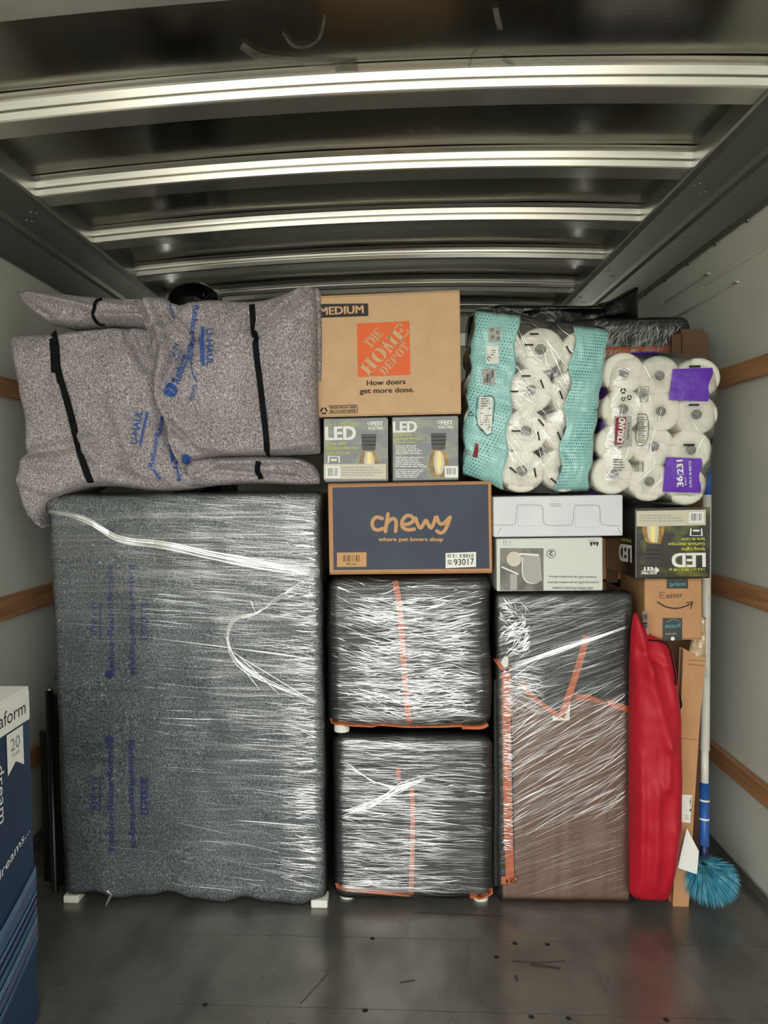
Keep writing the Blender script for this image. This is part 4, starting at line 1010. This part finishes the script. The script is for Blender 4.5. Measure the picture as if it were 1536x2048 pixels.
# duster on telescopic pole
YP = 2.11
t = thing('cobweb_duster', 'turquoise bristle duster head-down on floor with white and blue telescopic pole', 'duster', (U(1420, 1765, YP).x, YP, 0))
hd = U(1418, 1764, YP); hd.z = .074
pe = lambda py: U(1408 + (1720 - py) * .008, py, YP + (1720 - py) * .00015)
def pole(y0, y1, r, m, nm, n=14): obj(nm, tube([pe(y0), pe(y1)], r, n), m, t, smooth=True)
pole(1712, 1670, .0105, M_dblue, 'socket'); pole(1690, 1565, .013, M_pblue, 'grip')
pole(1602, 1598, .0135, M_wht, 'grip_ring'); pole(1639, 1635, .0135, M_wht, 'grip_ring')
pole(1565, 1470, .0105, M_pole, 'pole_section'); pole(1500, 985, .0125, M_pole, 'pole_section'); pole(990, 935, .013, M_pblue, 'end_cap')
V, F = [], []
r_ = random.Random(3); neck = pe(1712)
for k in range(2600):
    u_ = r_.uniform(-1, .62); a_ = r_.uniform(0, 2 * math.pi); s_2 = math.sqrt(1 - u_ * u_)
    d = Vector((s_2 * math.cos(a_), s_2 * math.sin(a_), u_))
    p0 = neck + Vector((0, 0, -.03)) + d * .012; p2 = hd + Vector((d.x * .084, d.y * .078, d.z * .075)) * r_.uniform(.9, 1.04)
    p2.z = max(.003, p2.z)
    p1 = p0.lerp(p2, .55) + Vector((d.x, d.y, 0)) * .010
    sd = d.cross(Vector((r_.gauss(0, 1), r_.gauss(0, 1), r_.gauss(0, 1)))).normalized() * .0011
    b0 = len(V); V += [p0 - sd, p0 + sd, p1 - sd, p1 + sd, p2]; F += [(b0, b0 + 1, b0 + 3, b0 + 2), (b0 + 2, b0 + 3, b0 + 4)]
obj('bristles', (V, F), M_bris, t, stuff=True)

# ------------------------------------------------------------ paper packs
def roll_mesh(r, L, core=.24):
    V, F = [], []; n = 28
    prof = [(r * core, .004), (r * core, -.0005), (r * .84, -.002), (r * .97, .003), (r, .010), (r, L - .01), (r * .95, L), (0.001, L)]
    for rr, yy in prof:
        for k in range(n): a_ = 2 * math.pi * k / n; V.append(Vector((rr * math.cos(a_), yy, rr * math.sin(a_))))
    for j in range(len(prof) - 1):
        for k in range(n): F.append((j * n + k, j * n + (k + 1) % n, j * n + n + (k + 1) % n, j * n + n + k))
    me = bpy.data.meshes.new('roll'); me.from_pydata(V, [], F); me.materials.append(M_paper); me.polygons.foreach_set('use_smooth', [True] * len(F))
    V = [Vector((r * core * math.cos(2 * math.pi * k / 16), 0, r * core * math.sin(2 * math.pi * k / 16))) for k in range(16)]
    V += [Vector((v.x * .82, .002, v.z * .82)) for v in V]
    F = [(k, (k + 1) % 16, 16 + (k + 1) % 16, 16 + k) for k in range(16)] + [tuple(range(16, 32))]
    mc = bpy.data.meshes.new('core'); mc.from_pydata(V, [], F); mc.materials.append(M_core); return me, mc
def pack_rolls(t, pts, Y, r, L, sq=1.0, jit=.004):
    me, mc = roll_mesh(r, L); O = org(t)
    for i, (x, y) in enumerate(pts):
        q = U(x, y, Y) + Vector((0, rnd.uniform(-jit, jit), 0))
        o = bpy.data.objects.new('roll', me); link(o, t); o.location = q - O; o.scale = (sq * rnd.uniform(.97, 1.03), 1, rnd.uniform(.95, 1.0)); o.rotation_euler = (rnd.uniform(-.04, .04), rnd.uniform(0, 6), rnd.uniform(-.05, .05)) if False else (rnd.uniform(-.04, .04), rnd.uniform(-.2, .2), rnd.uniform(-.05, .05))
        c_ = bpy.data.objects.new('core', mc); link(c_, o)
def flat_print(t, Y, items, name):
    p = Print(Vector((0, Y, 0)), Vector((0, -1, 0))); items(p); return p.build(t, name)
# bath tissue (violet)
YT = 2.09
rows = [[(1248, 746), (1320, 751), (1397, 756)], [(1247, 818), (1321, 823), (1393, 829)], [(1235, 888), (1309, 893), (1383, 900)], [(1226, 949), (1299, 963), (1374, 970)]]
zbt = zb(1340, 1008, YT)
t = thing('bath_tissue_pack', 'film pack of bath tissue rolls with purple panels, on upside-down light box', 'tissue pack', (U(1310, 900, YT).x, YT + .15, zbt))
pack_rolls(t, [q for r_2 in rows for q in r_2], YT, .0575, .2)
vio = puff([(1212, 720), (1240, 708), (1330, 704), (1420, 714), (1434, 740)], [(1184, 985), (1240, 998), (1340, 1006), (1400, 1004), (1408, 985)], [(1212, 720), (1208, 800), (1192, 880), (1184, 985)], [(1434, 740), (1432, 820), (1422, 900), (1408, 985)],
           YT + .02, .21, .032, 40, 40, [], 8, .004, 14, 2)
obj('clear_film', vio, F_p, t, smooth=True); vt = bvh(vio)
side = puff([(1206, 730), (1212, 716), (1222, 712)], [(1180, 985), (1186, 990), (1196, 992)], [(1206, 730), (1192, 850), (1180, 985)], [(1222, 712), (1206, 850), (1196, 992)], YT + .055, .15, .03, 10, 40, [], 3, .006, 20)
obj('purple_side', side, M_purp, t, smooth=True)
obj('purple_side', puff([(1235, 712), (1270, 703), (1320, 703)], [(1240, 722), (1270, 716), (1318, 712)], [(1235, 712), (1240, 722)], [(1320, 703), (1318, 712)], YT + .05, .1, .012, 14, 8, [], 3, .004), M_purp, t, smooth=True)
p = Print(tree=vt); p.layer = .0
def curvy(p, pts, mt, nu=10, nv=8):
    """a panel printed on the film, following its waves"""
    p.layer += .0004; P = []; (a, b, c_, d_) = pts
    for j in range(nv + 1):
        for i in range(nu + 1):
            u_, v_ = i / nu, j / nv
            x = (a[0] * (1 - u_) + b[0] * u_) * (1 - v_) + (d_[0] * (1 - u_) + c_[0] * u_) * v_; y = (a[1] * (1 - u_) + b[1] * u_) * (1 - v_) + (d_[1] * (1 - u_) + c_[1] * u_) * v_
            if i == nu: x += 3 * math.sin(v_ * 9)
            P.append(p.m(x, y))
    p.faces(P, [(j * (nu + 1) + i, j * (nu + 1) + i + 1, (j + 1) * (nu + 1) + i + 1, (j + 1) * (nu + 1) + i) for j in range(nv) for i in range(nu)], mt)
curvy(p, [(1345, 738), (1424, 736), (1414, 803), (1337, 800)], M_purp)
p.seg('purple_panel'); curvy(p, [(1331, 914), (1402, 917), (1398, 985), (1325, 983)], M_purp)
p.text('36', (1366, 972), (1364, 952), 12, M_wht, .03); p.text('231', (1366, 946), (1364, 920), 12, M_wht, .03); p.stroke([(1354, 949), (1368, 949)], 1, M_wht, sm=0)
p.text('ROLLS', (1372, 970), (1371, 954), 3.4, M_wht, .01); p.text('2-PLY SHEETS', (1383, 974), (1381, 922), 4.6, M_wht, .01)
p.build(t, 'purple_panel')
p = Print(tree=vt); p.layer = .0
p.rect(1229, 832, 1263, 893, M_lgrey); p.poly([(1231, 836), (1252, 834), (1247, 888), (1229, 890)], M_crim); p.text('KIRKLAND', (1246, 886), (1250, 837), 12, M_wht, .04); p.text('Signature', (1256, 880), (1259, 845), 5, M_bars, .0)
p.seg('brand_label'); recyc(p, 1246, 782, 8, M_bars); recyc(p, 1258, 795, 7, M_bars); recyc(p, 1246, 798, 6, M_bars)
p.seg('recycling_marks'); p.stroke([(1281, 774), (1296, 773), (1295, 803), (1280, 804), (1281, 774)], 1, M_grey, sm=0); p.lines(1283, 778, 1294, 792, 3, M_grey)
p.seg('small_label'); p.stroke([(1276, 828), (1297, 829), (1295, 890), (1268, 893), (1276, 828)], 1.2, M_bars, sm=1); p.lines(1275, 834, 1292, 888, 12, M_grey)
p.seg('care_label'); p.bars(1268, 922, 1288, 943); p.lines(1226, 918, 1250, 944, 5, M_grey)
p.seg('barcode_label'); p.rect(1377, 732, 1400, 736, M_bars); p.rect(1376, 808, 1397, 812, M_bars); p.rect(1366, 888, 1388, 892, M_bars)
p.build(t)
c = Creases(vt); c.scatter(120, (1205, 1420), (712, 995), (15, 70), lambda x, y: 75 if 1295 < x < 1330 else rnd.uniform(-60, 60), (.0006, .0016), None, 20, 41)
c.build(t, M_crease)
# towels (teal)
YW = 2.07
cols = [[(1082, 698), (1062, 780), (1052, 862), (1043, 942)], [(1168, 704), (1150, 784), (1136, 862), (1128, 940)], [(996, 690), (980, 768), (974, 842), (972, 914)]]
zw = zb(1060, 989, YW)
t = thing('paper_towel_pack', 'leaning film pack of paper towel rolls with dotted teal bands, on white tab carton', 'paper towel pack', (U(1070, 850, YW).x, YW + .15, zw1))
pack_rolls(t, [q for r_2 in cols for q in r_2], YW, .0625, .26)
pf = puff([(948, 625), (962, 612), (1040, 626), (1120, 648), (1200, 650), (1218, 662)], [(925, 950), (970, 962), (1010, 985), (1100, 986), (1172, 984), (1180, 978)], [(948, 625), (938, 700), (930, 800), (922, 860), (925, 950)], [(1218, 662), (1205, 750), (1188, 860), (1180, 978)],
          YW + .02, .25, .034, 44, 44, [], 8, .004, 12, 7)
obj('clear_film', pf, F_p, t, smooth=True); pt_ = bvh(pf)
def band(a0, a1, b0, b1, nm):
    # a0..a1 left edge, b0..b1 right edge
    wav = lambda p0, p1, ph, am: [(p0[0] + (p1[0] - p0[0]) * k / 12 + am * math.sin(k / 12 * math.pi * 8 + ph), p0[1] + (p1[1] - p0[1]) * k / 12) for k in [q / 3 for q in range(37)]]
    L_, R_ = wav(a0, a1, -1.2, 4.5), wav(b0, b1, .9, 4.5); P = []
    N_ = 14; M__ = 48
    for j in range(M__ + 1):
        l, r2 = poly_at(L_, j / M__), poly_at(R_, j / M__)
        for i in range(N_ + 1):
            u_ = i / N_; q, nn = hit(pt_, l[0] + (r2[0] - l[0]) * u_, l[1] + (r2[1] - l[1]) * u_, off=.002)
            q = q + Vector((0, -.011 * abs(math.sin(j / M__ * math.pi * 4)) ** .7 + .006 * noise.noise(Vector((i * .5, j * .35, 3))), 0)); P.append(q)
    Fs = [(j * (N_ + 1) + i, (j + 1) * (N_ + 1) + i, (j + 1) * (N_ + 1) + i + 1, j * (N_ + 1) + i + 1) for j in range(M__) for i in range(N_)]
    o = obj(nm, (P, Fs), M_teal, t, smooth=True); s3 = o.modifiers.new('t', 'SOLIDIFY'); s3.thickness = .0006
    return bvh((P, Fs)), L_, R_
for (a0, a1, b0, b1) in (((948, 622), (922, 948), (1037, 632), (1004, 985)), ((1150, 652), (1112, 982), (1216, 660), (1174, 980))):
    bt_, L_, R_ = band(a0, a1, b0, b1, 'teal_band')
    p = Print(tree=bt_); p.layer = -.0008; p.layer += .0
    nj, ni = 52, 13
    for j in range(1, nj):
        l, r2 = poly_at(L_, j / nj), poly_at(R_, j / nj)
        for i in range(1, ni):
            u_ = (i + .5 * (j % 2)) / ni
            if u_ > .95: continue
            x, y = l[0] + (r2[0] - l[0]) * u_, l[1] + (r2[1] - l[1]) * u_
            h_ = .55 + .45 * math.sin(x * .07 + y * .045)
            p.faces([p.m(x + (.7 + .95 * h_) * math.cos(k * math.pi / 3), y + (.7 + .95 * h_) * math.sin(k * math.pi / 3)) for k in range(6)], [tuple(range(6))], M_tdot)
    o = p.build(t, 'dot_print'); o['kind'] = 'stuff'
    if a0[0] < 1000:
        p = Print(tree=bt_); p.layer = -.0004
        p.rect(977, 655, 1001, 684, M_lgrey)
        for x, y in ((984, 660), (995, 665), (985, 674), (996, 677)): recyc(p, x, y, 4.5, M_bars)
        p.seg('recycling_label'); p.rect(972, 692, 997, 728, M_wht); p.lines(975, 696, 993, 712, 4, M_grey); p.stroke([(981, 718), (978, 714), (974, 718), (978, 723)], 1.4, M_bars)
        p.seg('small_label'); p.rect(965, 738, 990, 770, M_lgrey); p.bars(968, 740, 988, 766, M_bars)
        p.seg('barcode_label'); p.stroke([(958, 792), (985, 791), (990, 798), (983, 868), (974, 872), (955, 850), (952, 835), (955, 795)], 1.2, M_bars, sm=0); p.poly([(959, 794), (985, 794), (982, 866), (974, 868), (957, 848)], M_wht); p.lines(961, 798, 982, 862, 14, M_grey)
        p.seg('care_label'); p.stroke([(938, 832), (943, 822), (949, 832), (938, 832)], 1, M_bars, sm=0)
        p.seg('warning_mark'); p.poly([(951, 886), (957, 888), (955, 915), (946, 914)], M_crim); p.lines(932, 900, 943, 912, 3, M_grey)
        p.build(t)
p = Print(tree=pt_); p.layer = -.001
for x, y, a_ in ((1068, 668, 0), (1058, 690, 1), (1052, 752, 0), (1084, 768, 70), (1028, 783, 1), (1082, 845, 50), (1077, 872, 80), (1032, 862, 0), (1026, 940, 40), (1070, 945, 80), (1137, 700, 60), (1122, 790, 70), (1118, 872, 70), (1108, 962, 40)):
    dx, dy = math.cos(R(a_)) * 9, math.sin(R(a_)) * 9; p.stroke([(x - dx, y - dy), (x + dx, y + dy)], 3.4, M_bars, sm=0, cap=False)
p.build(t, 'roll_print')['kind'] = 'stuff'
c = Creases(pt_); c.scatter(150, (935, 1205), (625, 975), (20, 110), lambda x, y: -50 if y < 860 else -60, (.0006, .002), None, 14, 43)
c.scatter(60, (940, 1060), (860, 975), (20, 80), -50, (.0006, .0016), None, 8, 44)
c.build(t, M_crease)

# ------------------------------------------------------------ things behind, upper right
zz = U(1270, 634, 2.46).z
A, B = U(1140, 680, 2.46), U(1383, 680, 2.46)
t = thing('wrapped_headboard', 'black blanket and film wrapped furniture with orange edge, behind the paper packs', 'furniture', ((A.x + B.x) / 2, 2.54, 0))
sk = soft_box(A.x, B.x, 2.46, 2.62, 0, zz, .03, 24, .005, 6, None, 9); obj('black_blanket', sk, M_blk, t, smooth=True)
obj('orange_binding', ribbon(bvh(sk), [(1150, 702), (1240, 703), (1342, 700)], .025, .003, 20), M_org, t)
fs = grow(sk, .004); obj('stretch_film', fs, F_h, t, smooth=True)
c = Creases(bvh(fs)); c.scatter(420, (1190, 1380), (640, 720), (14, 46), lambda x, y: 60 if x < 1330 else 80, (.001, .0028), lambda x, y: 1 if x < 1350 else .35, 20, 51); c.build(t, M_crease2)
t = thing('black_cloth_heap', 'slack black plastic sheet heaped on top behind the teal towel pack', 'plastic sheet', (.55, 2.9, 0))
hp = puff([(935, 660), (938, 625), (1000, 606), (1100, 612), (1200, 612), (1272, 572), (1276, 575)], [(935, 760), (1050, 760), (1160, 655), (1276, 635)], [(935, 660), (935, 700), (935, 760)], [(1276, 575), (1275, 600), (1276, 635)], 2.66, .35, .04, 44, 24, [((1000, 615), (1060, 625), 8, .02), ((1060, 620), (1200, 622), 6, .015)], 4, .012, 8, 5)
obj('plastic_sheet', hp, M_bag, t, smooth=True)
c = Creases(bvh(hp)); c.scatter(26, (945, 1060), (612, 650), (14, 40), 15, (.001, .003), None, 20, 52); c.build(t, M_crease2)
# supporting carton for the heap
A, B = U(930, 760, 2.70), U(1100, 760, 2.70)
t = thing('shaded_carton', 'dark carton in shadow behind the teal towel pack', 'box', ((A.x + B.x) / 2, 2.9, 0))
obj('carton_body', box(A.x, B.x, 2.72, 3.1, 0, U(1000, 755, 2.7).z), M_dcard, t, bevel=.004)
# brown cardboard
A, B = U(1345, 690, 2.36), U(1410, 690, 2.36)
t = thing('folded_cardboard', 'brown folded cardboard end poking up above the bath tissue pack', 'cardboard', ((A.x + B.x) / 2, 2.4, 0))
obj('carton_body', box(A.x + .03, B.x, 2.37, 2.44, 0, U(1400, 656, 2.36).z), M_dcard, t, bevel=.002)
obj('flap', box(A.x, A.x + .032, 2.365, 2.375, U(1350, 712, 2.36).z, U(1350, 668, 2.36).z), M_dcard, t)
obj('flap', box(A.x + .028, B.x + .006, 2.355, 2.367, U(1350, 800, 2.36).z, U(1350, 668, 2.36).z), M_dcard, t, bevel=.001)

# ------------------------------------------------------------ left foreground: mattress box, black frames
YN = 1.60; e_ = UZ(57, 1372, .777); q = U(57, 1372, YN)
NX, NZ = q.x, q.z
t = thing('mattress_box', 'tall dark blue mattress box with white lid band, left foreground', 'box', (NX - .2, 1.25, 0))
obj('carton_body', box(NX - .40, NX, YN - .62, YN, 0, NZ - .012), M_nova, t, bevel=.004)
obj('lid_band', join(box(NX - .401, NX + .0012, YN - .621, YN + .001, NZ - .075, NZ - .008)), M_wht, t, bevel=.003)
obj('flap', box(NX - .40, NX - .205, YN - .62, YN, NZ - .008, NZ - .001), M_wht, t, bevel=.001)
obj('flap', box(NX - .185, NX, YN - .62, YN, NZ - .008, NZ), M_wht, t, bevel=.001)
# art on the right-hand side, laid out in metres along the box
class Side(Print):
    def m(s, u, v): return Vector((NX + .0012 + s.layer, YN - .62 + u, v))
sp = Side(); sp.layer = .0003
def sp_text(tx, u0, v0, u1, v1, h, m, b=0): sp.text(tx, (u0, v0), (u1, v1), h, m, b, up=(0, h))
sp_text('novaform', .415, NZ - .055, .60, NZ - .055, .030, M_ink, 0)
sp.poly([(.515, NZ - .077), (.585, NZ - .077), (.585, NZ - .165), (.55, NZ - .145), (.515, NZ - .165)], M_wht)
sp_text('20', .53, NZ - .118, .57, NZ - .118, .026, M_grey, 0); sp_text('YEAR', .532, NZ - .132, .568, NZ - .132, .008, M_grey)
sp.text('dream', (.474, NZ - .13), (.474, NZ - .25), .03, M_wht, 0, up=(.026, 0))
sp_text('dreams...', .455, .40, .60, .443, .020, M_wht, 0)
for k in range(9):
    h0 = .01 + k * .025; mt = (M_nov1, M_nov2, M_nov3)[k % 3]
    sp.layer += .0001
    tp_ = [(u / 20 * .62, h0 + .08 * math.sin(u / 20 * 2 + k * .2) * .4 + (u / 20) ** 2 * .16) for u in range(21)]
    pl_ = tp_ + [(x, y - .015 - .005 * math.sin(k)) for x, y in tp_[::-1]]
    pl_ = [(x, max(.004, y)) for x, y in pl_]
    sp.faces([sp.m(*q) for q in pl_], [(i, i + 1, 40 - i, 41 - i) for i in range(20)], mt)
obj('printed_artwork', (sp.V, sp.F), sp.mats, t, mi=sp.M)

t = thing('black_bed_frame', 'black steel bed frame rails standing between wall and wrapped dresser', 'bed frame', (-.98, 2.15, 0))
A = U(98, 1380, 2.12); B = U(118, 1345, 2.2)
def rod(x, y, z1, r, nm='rail', n=10): obj(nm, tube([(x, y, 0), (x, y, z1)], r, n), M_steel, t, smooth=True)
rod(A.x, 2.12, A.z, .011); rod(A.x + .035, 2.14, A.z + .03, .014); rod(A.x + .02, 2.22, A.z + .02, .012); rod(A.x - .03, 2.30, .45, .02)
obj('rail_cap', tube([(A.x, 2.12, A.z), (A.x, 2.12, A.z + .006)], .0095, 10), M_rivet, t, label='bright rail end cap')
obj('side_plate', box(A.x - .06, A.x + .04, 2.17, 2.185, 0, .47), M_steel, t, bevel=.003)
obj('side_plate', box(A.x - .01, A.x + .05, 2.15, 2.165, 0, A.z - .02), M_steel, t, bevel=.003)
obj('knob', tube([(A.x + .03, 2.13, A.z + .03), (A.x + .03, 2.13, A.z + .06)], [.016, .012], 12), M_steel, t)
